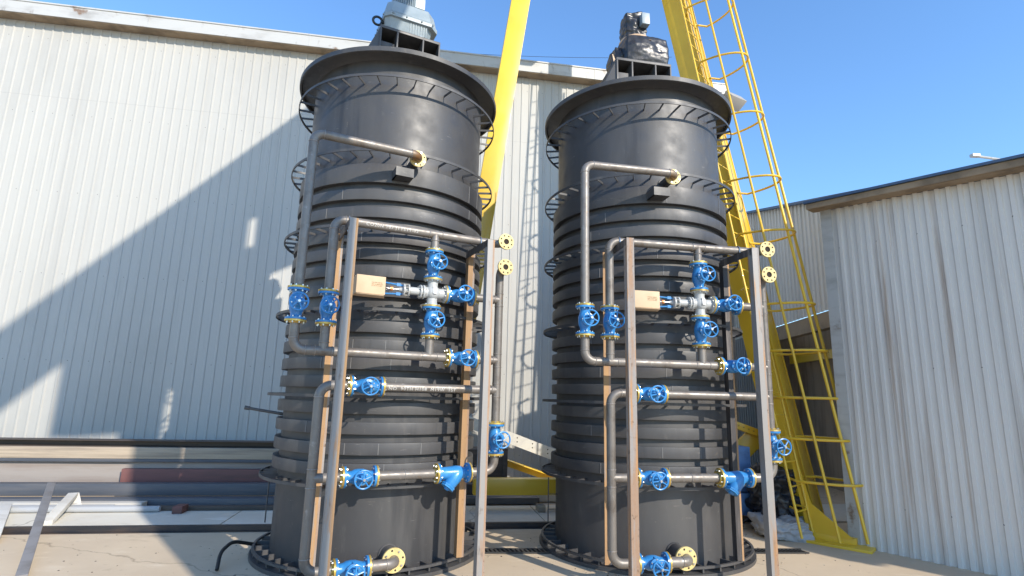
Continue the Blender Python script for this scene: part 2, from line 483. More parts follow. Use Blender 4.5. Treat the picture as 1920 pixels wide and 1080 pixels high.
f = MB()
f.cyl((KR + off - 0.06, -0.10, ZG), (KR + off - 0.06, -0.10, HE - 0.25), 0.055, 14)
f.cyl((KR + off + 0.02, -0.03, ZG), (KR + off + 0.02, -0.03, HE), 0.03, 10)
for z in (1.2, 3.4, 5.6, 7.6): f.box(KR + off - 0.13, KR + off + 0.01, -0.13, 0.0, z, z + 0.03)
f.path([(KR + off - 0.06, -0.10, HE - 0.28), (KR + off - 0.06, -0.10, HE - 0.1), (KR + off - 0.06, -0.22, HE + 0.05)], 0.055, 12, 0.06)
f.obj('downspout', M['white_trim'], hall)
# floodlights at the hall corner
for (dx, z, s, lab) in ((0.25, HE - 0.05, 1.0, 'brown floodlight on a bracket at the white hall roof corner'),
                        (0.16, 5.15, 0.5, 'small grey lamp halfway down the corner of the white hall')):
    L = empty('floodlight', tuple(hp(KR + dx, 0.25, z)), WY + R(20))
    tag(L, lab, 'floodlight')
    b = MB()
    b.prism([(-0.26 * s, -0.16 * s, -0.12 * s), (0.26 * s, -0.16 * s, -0.12 * s), (0.20 * s, 0.05 * s, -0.32 * s), (-0.20 * s, 0.05 * s, -0.32 * s)], (0, 0.16 * s, 0.20 * s))
    b.obj('lamp_housing', M['lamp'], L, bev=0.01)
    b = MB()
    b.path([(-0.3 * s - 0.1, 0.25, 0.0), (-0.12 * s, 0.1, 0.1 * s), (0.0, 0.0, -0.05 * s)], 0.02, 8, 0.05)
    b.obj('bracket', M['lamp'], L)

# power line behind the yard
b = MB()
pts = []
for i in range(25):
    t = i / 24
    pts.append(Vector((-14 + 23.4 * t, 30.0, 22.62 - 0.72 * t + 0.5 * ((2 * t - 1) ** 2 - 0.5))))
b.path(pts, 0.012, 6, 0.01, 1)
tag(b.obj('power_line', M['cable']), 'thin black cable crossing the sky above the white hall roof', 'cable')

# ------------------------------------------------------------------ grey hall on the right
GA = R(-53)
gd = Vector((math.cos(GA), math.sin(GA), 0))
gn = Vector((gd.y, -gd.x, 0))                       # faces the yard
G0 = Vector((4.10, 6.89, 0))
hr = empty('metal_shed', tuple(G0), GA)
tag(hr, 'grey white ribbed metal shed with rust streaks, filling the right side', 'building')
# local +x runs towards the viewer, local -y faces the yard
w = MB()
def ztop(a): return 4.10 - 0.045 * a
LR = 7.5
def ribs2(w, L0, L1, y, z0, zf, pitch):
    x = L0; prof = []
    while x < L1 - 1e-6:
        prof += [(x, y), (x + pitch * 0.42, y), (x + pitch * 0.52, y - 0.022), (x + pitch * 0.88, y - 0.022), (x + pitch * 0.98, y)]
        x += pitch
    prof.append((L1, y)); n = len(prof)
    vs = [(a, b, z0) for a, b in prof] + [(a, b, zf(a)) for a, b in prof]
    w.add(vs, [(i, i + 1, n + i + 1, n + i) for i in range(n - 1)])
ribs2(w, 0, LR, 0.0, ZG, ztop, 0.105)
w.prism([(0, 0.02, ZG), (LR, 0.02, ZG), (LR, 0.02, ztop(LR)), (0, 0.02, ztop(0))], (0, 3.0, 0))
w.obj('wall', M['wall2'], hr, smooth=False)
w = MB()
w.box(-0.03, 0.10, -0.035, -0.024, ZG, ztop(0))
w.box(-0.03, -0.002, -0.024, 3.0, ZG, ztop(0))
w.obj('corner_trim', M['white_trim'], hr, smooth=False)
w = MB()
w.prism([(-0.12, -0.22, ztop(-0.12)), (LR, -0.22, ztop(LR) + 0.02), (LR, -0.22, ztop(LR) + 0.12), (-0.12, -0.22, ztop(-0.12) + 0.07)], (0, 0.03, 0))
w.obj('fascia', M['soffit'], hr, smooth=False)
w = MB()
w.prism([(-0.12, -0.19, ztop(-0.12)), (LR, -0.19, ztop(LR)), (LR, -0.19, ztop(LR) + 0.012), (-0.12, -0.19, ztop(-0.12) + 0.012)], (0, 0.17, 0))
w.obj('soffit', M['soffit'], hr, smooth=False)
w = MB()
w.prism([(-0.14, -0.25, ztop(-0.12) + 0.075), (LR, -0.25, ztop(LR) + 0.125), (LR, 3.1, ztop(LR) + 0.4), (-0.14, 3.1, ztop(-0.12) + 0.35)], (0, 0, 0.03))
w.obj('roof', M['roofblue'], hr, smooth=False)

# open-fronted blue grey shed behind it
P0 = Vector((5.12, 6.6, 0)); P1 = Vector((5.9, 15.5, 0))
sd = (P1 - P0); LS = sd.length
sh = empty('open_shed', tuple(P1), math.atan2(-sd.y, -sd.x))
tag(sh, 'blue grey open fronted shed with a dark doorway behind the yellow caged ladder', 'building')
w = MB()
zt2 = lambda a: 6.85 - 0.275 * a if a > 1.2 else 6.52 - 0.5 * (1.2 - a)
ribs2(w, 0, LS, 0.0, 3.15, lambda a: zt2(a), 0.16)
w.obj('wall', M['wall2'], sh, smooth=False)
w = MB()
n_ = 20
top = [(LS * i / n_, -0.12, zt2(LS * i / n_)) for i in range(n_ + 1)]
for i in range(n_):
    a, b2 = top[i], top[i + 1]
    w.prism([a, b2, (b2[0], -0.12, b2[2] + 0.05), (a[0], -0.12, a[2] + 0.05)], (0, 3.5, 0))
w.obj('roof', M['roofblue'], sh, smooth=False)
w = MB()
ribs2(w, 0, 2.9, 0.0, ZG, lambda a: 3.149, 0.16)
w.obj('block_wall', M['block'], sh, smooth=False)
w = MB()
w.box(2.9, LS, 0.9, 0.95, ZG, 3.3)
w.box(2.9 - 0.03, 2.9, 0.03, 0.9, ZG, 3.3)
w.obj('doorway', M['door'], sh, smooth=False)
w = MB()
w.box(2.9, LS, 0.0, 0.16, 2.86, 3.14)
w.obj('lintel', M['soffit'], sh, smooth=False)
w = MB()
w.box(3.2, 6.3, 0.62, 0.7, 2.45, 2.62)
w.obj('crane_beam', M['yellow'], sh, smooth=False)

# street lamp seen over the shed roof
L = empty('street_lamp', (12.6, 14.0, ZG), 0)
tag(L, 'thin pale street lamp arm above the grey shed roof at the right edge', 'street lamp')
b = MB(); b.cyl((1.25, 0, 0), (1.25, 0, 8.26), 0.06, 12); b.obj('pole', M['lamp'], L)
b = MB(); b.path([(1.25, 0, 8.24), (0.9, 0, 8.32), (0.1, 0, 8.42)], 0.035, 8, 0.1); b.box(-0.05, 0.16, -0.06, 0.06, 8.40, 8.48); b.obj('lamp_arm', M['white_trim'], L)

# ------------------------------------------------------------------ the tanks
ZR = [4.8139, 3.9852, 3.196, 2.3746, 1.5576, 0.7634]
RRING, RBASE, RLID = 1.1705, 1.1835, 1.1873
N_FIN = 36
def ring_mesh():
    b = MB()
    b.lathe([(RRING - 0.010, -0.014), (RRING, -0.014), (RRING, 0.014), (RRING - 0.010, 0.014)], 128, close=True)
    for i in range(N_FIN):
        t = 2 * math.pi * (i + 0.5) / N_FIN
        u = Vector((math.cos(t), math.sin(t), 0)); q = Vector((-u.y, u.x, 0))
        b.beam(u * 0.992, u * (RRING - 0.004), 0.024, 0.008, (0, 0, 1))
    return b.mesh('finned_ring', M['hdpe'])
RING = ring_mesh()
def base_mesh():
    b = MB()
    b.lathe([(0.98, -0.028), (RBASE, -0.028), (RBASE, 0.006), (0.98, 0.006)], 128, close=True)
    b.lathe([(RBASE - 0.045, 0.045), (RBASE - 0.020, 0.045), (RBASE - 0.020, 0.068), (RBASE - 0.045, 0.068)], 128, close=True)
    for i in range(N_FIN):
        t = 2 * math.pi * (i + 0.5) / N_FIN
        u = Vector((math.cos(t), math.sin(t), 0))
        b.beam(u * 0.99 + Vector((0, 0, 0.036)), u * (RBASE - 0.03) + Vector((0, 0, 0.036)), 0.056, 0.016, (0, 0, 1))
    return b.mesh('base_ring', M['hdpe'])
BASE = base_mesh()
# the wound bands: (top, bottom) below each ring
BANDS = []
for i, zr in enumerate(ZR[:-1]):
    nxt = ZR[i + 1]
    if i == 0: continue
    if i == 1: l = [(0.10, 0.30), (0.375, 0.485), (0.56, 0.67)]
    elif i == 2: l = [(0.04, 0.135), (0.205, 0.315), (0.375, 0.485), (0.57, 0.68)]
    elif i == 3: l = [(0.10, 0.21), (0.28, 0.39), (0.455, 0.565), (0.63, 0.74)]
    else: l = [(0.05, 0.16), (0.235, 0.345), (0.42, 0.53), (0.605, 0.715)]
    BANDS += [(zr - a, zr - b_) for a, b_ in l]
RB = 1.058
BMESH = {}
def band_mesh(h, seed):
    key = (round(h, 3), seed)
    if key in BMESH: return BMESH[key]
    b = MB()
    b.lathe([(0.996, 0), (RB, 0), (RB + 0.002, -0.01), (RB + 0.002, -h + 0.008), (RB, -h), (0.996, -h)], 128)
    # butt-weld seams across the band
    r2 = random.Random(seed)
    for k in range(3):
        t = r2.uniform(-2.6, -0.4)
        u = Vector((math.cos(t), math.sin(t), 0))
        b.beam(u * (RB + 0.0025) + Vector((0, 0, -0.004)), u * (RB + 0.0025) + Vector((0, 0, -h + 0.004)), 0.006, 0.006, (-u.y, u.x, 0), 1)
    BMESH[key] = b.mesh('coil_band', [M['hdpe'], M['hdpe_edge']])
    return BMESH[key]

def make_tank(cx, cy, yaw, label, D):
    t = empty('process_tank', (cx, cy, 0), yaw)
    tag(t, label, 'tank', 'black process tanks')
    b = MB()
    b.lathe([(0.0, 0.0), (1.0, 0.0), (1.0, 5.11), (0.0, 5.11)], 128)
    b.obj('shell', M['hdpe'], t)
    link('base_ring', BASE, t)
    for z in ZR: link('finned_ring', RING, t, (0, 0, z), (0, 0, R(rnd.uniform(-3, 3))))
    for i, (za, zb) in enumerate(BANDS): link('coil_band', band_mesh(za - zb, i % 5), t, (0, 0, za), (0, 0, 0))
    # lid: flat brim with turned-down lip, low disc on top
    b = MB()
    b.lathe([(0.998, 5.085), (1.04, 5.105), (1.155, 5.112), (1.165, 5.075), (RLID - 0.002, 5.078), (RLID, 5.095), (RLID, 5.128),
             (RLID - 0.02, 5.135), (0.9, 5.15), (0.0, 5.152)], 128)
    b.obj('lid', M['hdpe'], t)
    # weld collar under lid
    return t

def clean_box(b, x0, x1, y0, y1, z0, z1, mi=0): b.box(x0, x1, y0, y1, z0, z1, mi)

def motor_stand(t, ox, oy, z1):
    b = MB()
    z0 = 5.15
    X, Y = 0.37, 0.40
    b.box(ox - X, ox + X, oy - Y, oy + Y, z1, z1 + 0.035)          # top plate
    for xx in (-X, -0.17, 0.145, X - 0.02):
        b.box(ox + xx, ox + xx + 0.02, oy - Y, oy + Y, z0, z1)     # upright webs
    b.box(ox - X, ox + X, oy - 0.01, oy + 0.01, z0, z1)
    # low blocks in the outer bays
    b.box(ox - X + 0.021, ox - 0.18, oy - Y + 0.05, oy - 0.02, z0, z1 - 0.14)
    b.box(ox + 0.17, ox + X - 0.07, oy - Y + 0.05, oy - 0.02, z0, z1 - 0.14)
    # sloping side gussets
    for sx in (-1,):
        xx = ox + sx * X
        b.prism([(xx, oy - Y + 0.02, z0), (xx - 0.30, oy - Y + 0.12, z0), (xx, oy - Y + 0.02, z1)], (0, 0.02, 0))
        b.prism([(xx, oy + Y - 0.04, z0), (xx - 0.30, oy + Y - 0.12, z0), (xx, oy + Y - 0.04, z1)], (0, 0.02, 0))
    o = b.obj('motor_stand', M['hdpe'], t, bev=0.004)
    for (px, py, r, h) in ((-0.62, -0.30, 0.10, 0.05), (-0.20, -0.70, 0.09, 0.06), (-0.75, 0.25, 0.12, 0.10)):
        b = MB(); b.lathe([(0.0, 5.15 + h), (r * 0.8, 5.15 + h), (r, 5.15 + h * 0.6), (r, 5.146)], 28, (px, py, 0)); b.obj('inspection_cap', M['hdpe'], t)
    return o

def nozzle(t, x, y0, y1, z, r):
    """stub sticking out of the shell along local y"""
    b = MB(); b.cyl((x, y0, z), (x, y1, z), r, 28)
    b.torus((x, -math.sqrt(max(0, 1 - x * x)) + 0.006, z), (0, 1, 0), r + 0.006, 0.01, 28, 6)
    b.obj('nozzle', M['hdpe'], t)

# --------------------------------------------------- valve and flange meshes (pipe axis = local x, handwheel towards local -y)
RP, RF = 0.0415, 0.089
def bolts(b, x0, x1, R0, n=8, r=0.0085, ph=0.5, mi=1):
    for i in range(n):
        t = 2 * math.pi * (i + ph) / n
        y, z = R0 * math.cos(t), R0 * math.sin(t)
        b.cyl((x0, y, z), (x1, y, z), r, 6, mi=mi)
        b.cyl((x0 - 0.005, y, z), (x0 + 0.004, y, z), r * 0.6, 6, mi=mi)
        b.cyl((x1 - 0.004, y, z), (x1 + 0.005, y, z), r * 0.6, 6, mi=mi)
def valve_meshes():
    L = 0.135
    b = MB()
    # run: flange - neck - bulge - neck - flange
    prof = [(0.0, -L), (RF, -L), (RF, -L + 0.017), (0.052, -L + 0.021), (0.046, -L + 0.034), (0.050, -0.07), (0.062, -0.045), (0.066, -0.01),
            (0.064, 0.03), (0.054, 0.06), (0.048, 0.085), (0.046, L - 0.034), (0.052, L - 0.021), (RF, L - 0.017), (RF, L), (0.0, L)]
    b.lathe(prof, 36, (0, 0, 0), (1, 0, 0))
    # bonnet neck
    b.lathe([(0.052, 0.0), (0.050, 0.055), (0.044, 0.075), (0.060, 0.080), (0.060, 0.094), (0.042, 0.098), (0.030, 0.115), (0.022, 0.130), (0.0, 0.130)], 28, (0.0, 0, 0), (0, -1, 0))
    # yoke arms and ribs
    for sx in (-1, 1):
        b.beam((sx * 0.030, -0.095, 0), (sx * 0.022, -0.158, 0), 0.012, 0.016, (1, 0, 0))
        b.beam((0, -0.03, sx * 0.055), (0, -0.085, sx * 0.05), 0.008, 0.012, (1, 0, 0))
    b.box(-0.028, 0.028, -0.166, -0.154, -0.012, 0.012)
    bolts(b, 0, 0, 0, 0)
    for i in range(6):
        t = 2 * math.pi * (i + 0.5) / 6
        b.cyl((0.052 * math.cos(t), -0.076, 0.052 * math.sin(t)), (0.052 * math.cos(t), -0.101, 0.052 * math.sin(t)), 0.006, 6, mi=1)
    body = b.mesh('gate_valve', [M['blue'], M['zinc']])
    b = MB()
    b.cyl((0, -0.13, 0), (0, -0.215, 0), 0.0085, 10, mi=1)
    b.torus((0, -0.185, 0), (0, 1, 0), 0.073, 0.0075, 40, 8)
    b.lathe([(0.0, 0.176), (0.020, 0.176), (0.022, 0.19), (0.017, 0.202), (0.0, 0.202)], 20, (0, 0, 0), (0, -1, 0))
    for i in range(5):
        t = 2 * math.pi * (i + 0.25) / 5
        b.cyl((0.012 * math.cos(t), -0.192, 0.012 * math.sin(t)), (0.072 * math.cos(t), -0.185, 0.072 * math.sin(t)), 0.0065, 8)
    b.cyl((0, -0.203, 0), (0, -0.214, 0), 0.012, 6, mi=1)
    wheel = b.mesh('handwheel', [M['blue'], M['steelrod']])
    # counter flange of the pipe with its bolts; sits on the +x side, face at x = 0
    b = MB()
    b.lathe([(RP, 0.002), (RF + 0.001, 0.002), (RF + 0.001, 0.017), (RP + 0.012, 0.019), (RP + 0.003, 0.030), (RP, 0.030)], 36, (0, 0, 0), (1, 0, 0))
    bolts(b, -0.026, 0.027, 0.0705)
    cf = b.mesh('pipe_flange', [M['gold'], M['zinc']])
    return body, wheel, cf
VB, VW, CF = valve_meshes()
def valve(par, p, ax, flip=False):
    """ax: 'x' along the rack, 'z' upright"""
    rot = (0, 0, 0) if ax == 'x' else (0, R(-90), 0)
    v = link('gate_valve', VB, par, p, rot)
    link('handwheel', VW, v, (0.0, 0, 0), (0, R(rnd.uniform(0, 72)), 0))
    link('pipe_flange', CF, v, (0.135, 0, 0))
    link('pipe_flange', CF, v, (-0.135, 0, 0), (0, 0, R(180)))
    return v
def strainer_meshes():
    L = 0.150
    b = MB()
    b.lathe([(0.0, -L), (RF, -L), (RF, -L + 0.018), (0.058, -L + 0.024), (0.054, -L + 0.04), (0.060, -0.02), (0.066, 0.03), (0.062, 0.07), (0.05, 0.105), (0.05, L - 0.03),
             (RF, L - 0.018), (RF, L), (0.0, L)], 36, (0, 0, 0), (1, 0, 0))
    d = Vector((-0.62, -0.10, -0.78)).normalized()
    o = Vector((0.045, 0, 0.0))
    b.lathe([(0.0, -0.06), (0.045, -0.045), (0.066, -0.01), (0.068, 0.05), (0.060, 0.12), (0.054, 0.135), (0.0, 0.135)], 32, tuple(o), tuple(d))
    b.lathe([(0.0, 0.1352), (0.070, 0.1352), (0.070, 0.148), (0.066, 0.150), (0.066, 0.164), (0.030, 0.167), (0.022, 0.182), (0.0, 0.182)], 8, tuple(o), tuple(d))
    sb = b.mesh('strainer', [M['blue'], M['zinc']])
    return sb
SB = strainer_meshes()
def big_flange_mesh(rf, rp, nb, open_bore, th=0.02):
    """flange whose face looks along -y; bolts or bare holes"""
    b = MB()
    b.lathe([(rp * 0.86, 0.0), (rf, 0.0), (rf, -th), (rp, -th), (rp * 0.86, -th * 0.7)], 40, (0, 0, 0), (0, -1, 0))
    for i in range(nb):
        t = 2 * math.pi * (i + 0.5) / nb
        q = (rf + rp) / 2 + 0.004
        b.cyl((q * math.cos(t), -0.0006, q * math.sin(t)), (q * math.cos(t), -0.0012, q * math.sin(t)), 0.0085, 10, mi=1)
    if open_bore:
        b.cyl((0, 0.009, 0), (0, 0.010, 0), rp * 0.87, 24, mi=1)
    return b.mesh('end_flange', [M['yprime'], M['bore'], M['zinc']])
OPENF = big_flange_mesh(0.082, 0.034, 8, True)

def mixing_valve(par, p):
    """grey four-way control valve with spindle to the left and boxed actuator"""
    e = MB()
    e.lathe([(0.0, -0.075), (0.035, -0.07), (0.062, -0.045), (0.074, 0.0), (0.062, 0.045), (0.035, 0.07), (0.0, 0.075)], 32, (0, 0, 0), (0, 1, 0))
    for ax in ((0, 0, 1), (0, 0, -1), (1, 0, 0)):
        e.lathe([(0.052, 0.02), (0.048, 0.075), (0.052, 0.115), (0.088, 0.120), (0.088, 0.140), (0.0, 0.140)], 36, (0, 0, 0), ax)
    e.beam((0, -0.066, 0.05), (0, -0.078, -0.02), 0.03, 0.016, (1, 0, 0))
    e.lathe([(0.0, 0.028), (0.0, 0.02)], 8)
    # left neck
    e.lathe([(0.055, 0.02), (0.050, 0.08), (0.066, 0.085), (0.066, 0.100), (0.046, 0.104), (0.046, 0.112), (0.066, 0.116), (0.066, 0.128), (0.037, 0.132),
             (0.037, 0.225), (0.060, 0.232), (0.060, 0.246), (0.034, 0.250), (0.034, 0.272), (0.060, 0.276), (0.060, 0.290), (0.022, 0.294), (0.014, 0.33), (0.0, 0.33)],
            32, (0, 0, 0), (-1, 0, 0))
    for x in (-0.107, -0.26):
        bolts(e, x - 0.03, x + 0.03, 0.054, 8, 0.007, mi=1)
    for (ax_, sgn) in (('z', 1), ('z', -1), ('x', 1)):
        for i in range(8):
            t = 2 * math.pi * (i + 0.5) / 8; c, s2 = 0.071 * math.cos(t), 0.071 * math.sin(t)
            if ax_ == 'z': e.cyl((c, s2, sgn * 0.112), (c, s2, sgn * 0.122), 0.009, 6, mi=1)
            else: e.cyl((0.112, c, s2), (0.122, c, s2), 0.009, 6, mi=1)
    v = e.obj('control_valve', [M['grey'], M['zinc']], par, p)
    y = MB()
    for sz in (-1, 1):
        y.cyl((-0.29, 0, sz * 0.040), (-0.46, 0, sz * 0.052), 0.0085, 8, mi=0)
        y.box(-0.352, -0.312, -0.010, 0.010, sz * 0.044 - 0.014, sz * 0.044 + 0.014, 0)
    y.cyl((-0.30, 0, 0), (-0.45, 0, 0), 0.010, 10, mi=1)
    y.cyl((-0.385, 0, 0), (-0.41, 0, 0), 0.022, 12, mi=2)
    for k in range(3): y.torus((-0.425 - 0.014 * k, 0, 0), (1, 0, 0.25), 0.027, 0.004, 16, 6, mi=1)
    y.obj('actuator_yoke', [M['blue'], M['steelrod'], M['copper']], v)
    c = MB()
    c.box(-0.735, -0.475, -0.10, 0.08, -0.085, 0.082)
    c.box(-0.735, -0.475, -0.004, 0.004, 0.0825, 0.084)
    c.beam((-0.72, -0.02, -0.089), (-0.48, -0.085, -0.100), 0.14, 0.004, (0, 1, 0))
    r3 = random.Random(3)
    for row, zz in enumerate((0.020, 0.004, -0.010)):
        x = -0.60
        while x < -0.51:
            l = r3.uniform(0.004, 0.012)
            c.box(x, x + l, -0.1012, -0.1004, zz, zz + 0.006, 1); x += l + r3.uniform(0.003, 0.01)
    c.obj('actuator_box', [M['card'], M['ink']], v, bev=0.004)
    return v

def weldring(b, p, ax, r=RP, mi=1): b.torus(p, ax, r + 0.0008, 0.0038, 20, 6, mi=mi)

def make_rack(cx, cy, yaw, P, w, uo, ztop, z, u, label, front_mat, rear_mat):
    """pipe rack in front of a tank; local x along the rack, -y towards the viewer, pipes in the plane y = 0"""
    e = Vector((math.cos(yaw), math.sin(yaw), 0)); n = Vector((math.sin(yaw), -math.cos(yaw), 0))
    o = Vector((cx, cy, 0)) + n * P
    t = empty('pipe_rack', (o.x, o.y, ZG), yaw)
    tag(t, label, 'pipe rack', 'pipe racks in front of the tanks')
    h = -ZG
    def Z(q): return q + h
    # ---- angle iron frame
    lg, th = 0.072, 0.007
    for sx, sy, mt in ((-1, -1, front_mat[0]), (1, -1, front_mat[1]), (-1, 1, rear_mat[0]), (1, 1, rear_mat[1])):
        x0 = uo + sx * (w + (0.03 if sy > 0 else 0)); y0 = -0.30 if sy < 0 else 0.27
        zb = 0.0 if sy < 0 else h + 0.07
        b = MB()
        # broad flange faces the viewer, second flange runs towards the tank
        sp = x0 + (0.017 if mt[0] is not mt[1] else 0.0)
        b.box(x0 - lg / 2, sp, y0 - th / 2, y0 + th / 2, zb, Z(ztop), 0)
        b.box(sp, x0 + lg / 2, y0 - th / 2, y0 + th / 2, zb, Z(ztop), 1)
        xs = x0 - lg / 2 if sx > 0 else x0 + lg / 2 - th
        if sy < 0: xs = x0 - lg / 2
        b.box(xs, xs + th, y0 + th / 2 + 0.0005, y0 + lg, zb, Z(ztop) - 0.0005)
        if sy < 0: b.box(x0 - 0.06, x0 + 0.06, y0 - 0.05, y0 + 0.09, 0.001, 0.009)
        b.obj('post', list(mt), t, smooth=False)
    for sx, mt in ((-1, rear_mat[0]), (1, rear_mat[1])):
        b = MB()
        x0 = uo + sx * w
        b.box(x0 - lg / 2, x0 + lg / 2, -0.296 + th, 0.266, Z(ztop) - th - 0.001, Z(ztop) - 0.001)
        b.box(x0 - lg / 2, x0 - lg / 2 + th, -0.296 + th, 0.266, Z(ztop) - lg, Z(ztop) - th - 0.0015)
        b.obj('crossbar', M['angle_dark'], t, smooth=False)
    pm = [M['pipe'], M['weld'], M['elbow_rust']]
    zt = z['top']; zA = z['A']
    # riser A from the tank's upper nozzle down to line two, with valve A
    b = MB()
    b.path([(u['A'], 0, Z(z['vA1']) - 0.01), (u['A'], 0, Z(zA)), (u['noz'], 0, Z(zA)), (u['noz'], 0.11, Z(zA))], RP, 24, 0.085)
    weldring(b, (u['A'], 0, Z(zA) - 0.087), (0, 0, 1)); weldring(b, (u['A'] + 0.087, 0, Z(zA)), (1, 0, 0)); weldring(b, (u['noz'] - 0.087, 0, Z(zA)), (1, 0, 0))
    b.obj('upper_feed_pipe', pm, t)
    b = MB(); b.path([(u['noz'] - 0.089, 0, Z(zA)), (u['noz'], 0, Z(zA)), (u['noz'], 0.105, Z(zA))], RP + 0.0012, 24, 0.087); b.obj('rusty_elbow', M['elbow_rust'], t)
    fl = MB()
    fl.lathe([(RP, 0.0), (0.085, 0.0), (0.085, -0.02), (RP, -0.02)], 40, (0, 0, 0), (0, -1, 0))
    for i in range(8):
        q = 2 * math.pi * (i + 0.5) / 8
        fl.cyl((0.068 * math.cos(q), -0.0004, 0.068 * math.sin(q)), (0.068 * math.cos(q), -0.009 if i % 3 else -0.0015, 0.068 * math.sin(q)), 0.0085, 8, mi=1 if i % 3 else 2)
    FM = fl.mesh('nozzle_flange', [M['yprime'], M['zinc'], M['bore']])
    link('nozzle_flange', FM, t, (u['noz'], 0.075, Z(zA)))
    def vz(zc, uu): return valve(t, (uu, 0, Z(zc)), 'z')
    def vx(uc, zz): return valve(t, (uc, 0, Z(zz)), 'x')
    vA = (z['vA0'] + z['vA1']) / 2; vBc = (z['vB0'] + z['vB1']) / 2
    vz(vA, u['A']); vz(vBc, u['B'])
    # line two with the bottom elbow of riser A
    b = MB()
    fL = u['F'] - 0.135
    b.path([(u['A'], 0, Z(vA) - 0.14), (u['A'], 0, Z(z['l2'])), (fL, 0, Z(z['l2']))], RP, 24, 0.095)
    b.cyl((u['B'], 0, Z(vBc) - 0.14), (u['B'], 0, Z(z['l2'])), RP - 0.001, 24)
    b.cyl((u['col'], 0, Z(z['cross']) - 0.14 - 0.27), (u['col'], 0, Z(z['l2'])), RP - 0.001, 24)
    for xx in (u['A'] + 0.10, u['B'] - 0.07, u['B'] + 0.07, u['col'] - 0.07, u['col'] + 0.07): weldring(b, (xx, 0, Z(z['l2'])), (1, 0, 0))
    weldring(b, (u['A'], 0, Z(z['l2']) + 0.10), (0, 0, 1)); weldring(b, (u['B'], 0, Z(z['l2']) + 0.075), (0, 0, 1))
    b.obj('middle_header_pipe', pm, t)
    # riser B and the top header with its tee and open end flange
    b = MB()
    b.path([(u['B'], 0, Z(vBc) + 0.14), (u['B'], 0, Z(zt)), (u['R'], 0, Z(zt)), (u['R'], -0.122, Z(zt))], RP, 24, 0.09)
    b.cyl((u['col'], 0, Z(z['cross']) + 0.14 + 0.27), (u['col'], 0, Z(zt)), RP - 0.001, 24)
    for xx in (u['B'] + 0.092, u['col'] - 0.065, u['col'] + 0.065): weldring(b, (xx, 0, Z(zt)), (1, 0, 0))
    weldring(b, (u['B'], 0, Z(zt) - 0.092), (0, 0, 1)); weldring(b, (u['col'], 0, Z(zt) - 0.07), (0, 0, 1))
    b.obj('top_header_pipe', pm, t)
    for sx in (-1, 1):
        b = MB()
        b.torus((uo + sx * w, 0, Z(zt)), (1, 0, 0), RP + 0.006, 0.0055, 28, 8)
        for yy in (-1, 1): b.cyl((uo + sx * w, yy * (RP + 0.006), Z(zt)), (uo + sx * w, yy * (RP + 0.006), Z(ztop) - 0.03), 0.0055, 8)
        b.obj('pipe_clamp', M['steelrod'], t)
    link('end_flange', OPENF, t, (u['R'], -0.14, Z(zt)))
    # column valves C, D and the mixing valve between them, valve E to the right
    vz(z['cross'] + 0.14 + 0.135, u['col']); vz(z['cross'] - 0.14 - 0.135, u['col'])
    mixing_valve(t, (u['col'], 0, Z(z['cross'])))
    vx(u['col'] + 0.14 + 0.135, z['cross'])
    # right riser with the second open flange and three branches
    b = MB()
    zJ1 = z['J'] + 0.14
    b.path([(u['R'], -0.122, Z(z['f2'])), (u['R'], 0, Z(z['f2'])), (u['R'], 0, Z(zJ1))], RP, 24, 0.09)
    b.cyl((u['col'] + 0.40, 0, Z(z['cross'])), (u['R'], 0, Z(z['cross'])), RP - 0.001, 24)
    b.cyl((u['F'] + 0.14, 0, Z(z['l2'])), (u['R'], 0, Z(z['l2'])), RP - 0.001, 24)
    b.cyl((u['G'] + 0.14, 0, Z(z['l3'])), (u['R'], 0, Z(z['l3'])), RP - 0.0015, 24)
    for zz in (z['cross'], z['l2'], z['l3']):
        weldring(b, (u['R'] - 0.06, 0, Z(zz)), (1, 0, 0)); weldring(b, (u['R'], 0, Z(zz) - 0.065), (0, 0, 1)); weldring(b, (u['R'], 0, Z(zz) + 0.065), (0, 0, 1))
    b.obj('return_riser_pipe', pm, t)
    link('end_flange', OPENF, t, (u['R'], -0.14, Z(z['f2'])))
    vz(z['J'], u['R'])
    vx(u['F'], z['l2']); vx(u['G'], z['l3']); vx(u['G'], z['l4'])
    sv = link('strainer', SB, t, (u['S'], 0, Z(z['l4'])))
    link('pipe_flange', CF, sv, (0.15, 0, 0)); link('pipe_flange', CF, sv, (-0.15, 0, 0), (0, 0, R(180)))
    b = MB()
    b.path([(u['S'] + 0.155, 0, Z(z['l4'])), (u['R'], 0, Z(z['l4'])), (u['R'], 0, Z(z['J']) - 0.14)], RP, 24, 0.11)
    weldring(b, (u['R'] - 0.11, 0, Z(z['l4'])), (1, 0, 0))
    b.obj('lower_outlet_pipe', pm, t)
    b = MB()
    b.cyl((u['G'] + 0.14, 0, Z(z['l4'])), (u['S'] - 0.155, 0, Z(z['l4'])), RP, 24)
    weldring(b, ((u['G'] + u['S']) / 2 - 0.03, 0, Z(z['l4'])), (1, 0, 0))
    b.obj('lower_header_pipe', pm, t)
    # riser C on the left with its two branches and the bottom elbow to valve K
    b = MB()
    b.path([(u['G'] - 0.14, 0, Z(z['l3'])), (u['B'], 0, Z(z['l3'])), (u['B'], 0, Z(z['l5'])), (u['K'] - 0.14, 0, Z(z['l5']))], RP, 24, 0.10)
    b.cyl((u['B'], 0, Z(z['l4'])), (u['G'] - 0.14, 0, Z(z['l4'])), RP - 0.001, 24)
    weldring(b, (u['B'], 0, Z(z['l3']) - 0.10), (0, 0, 1)); weldring(b, (u['B'] + 0.10, 0, Z(z['l3'])), (1, 0, 0))
    for dz in (-0.075, 0.075): weldring(b, (u['B'], 0, Z(z['l4']) + dz), (0, 0, 1))
    weldring(b, (u['B'], 0, Z(z['l5']) + 0.11), (0, 0, 1))
    b.obj('drain_riser_pipe', pm, t)
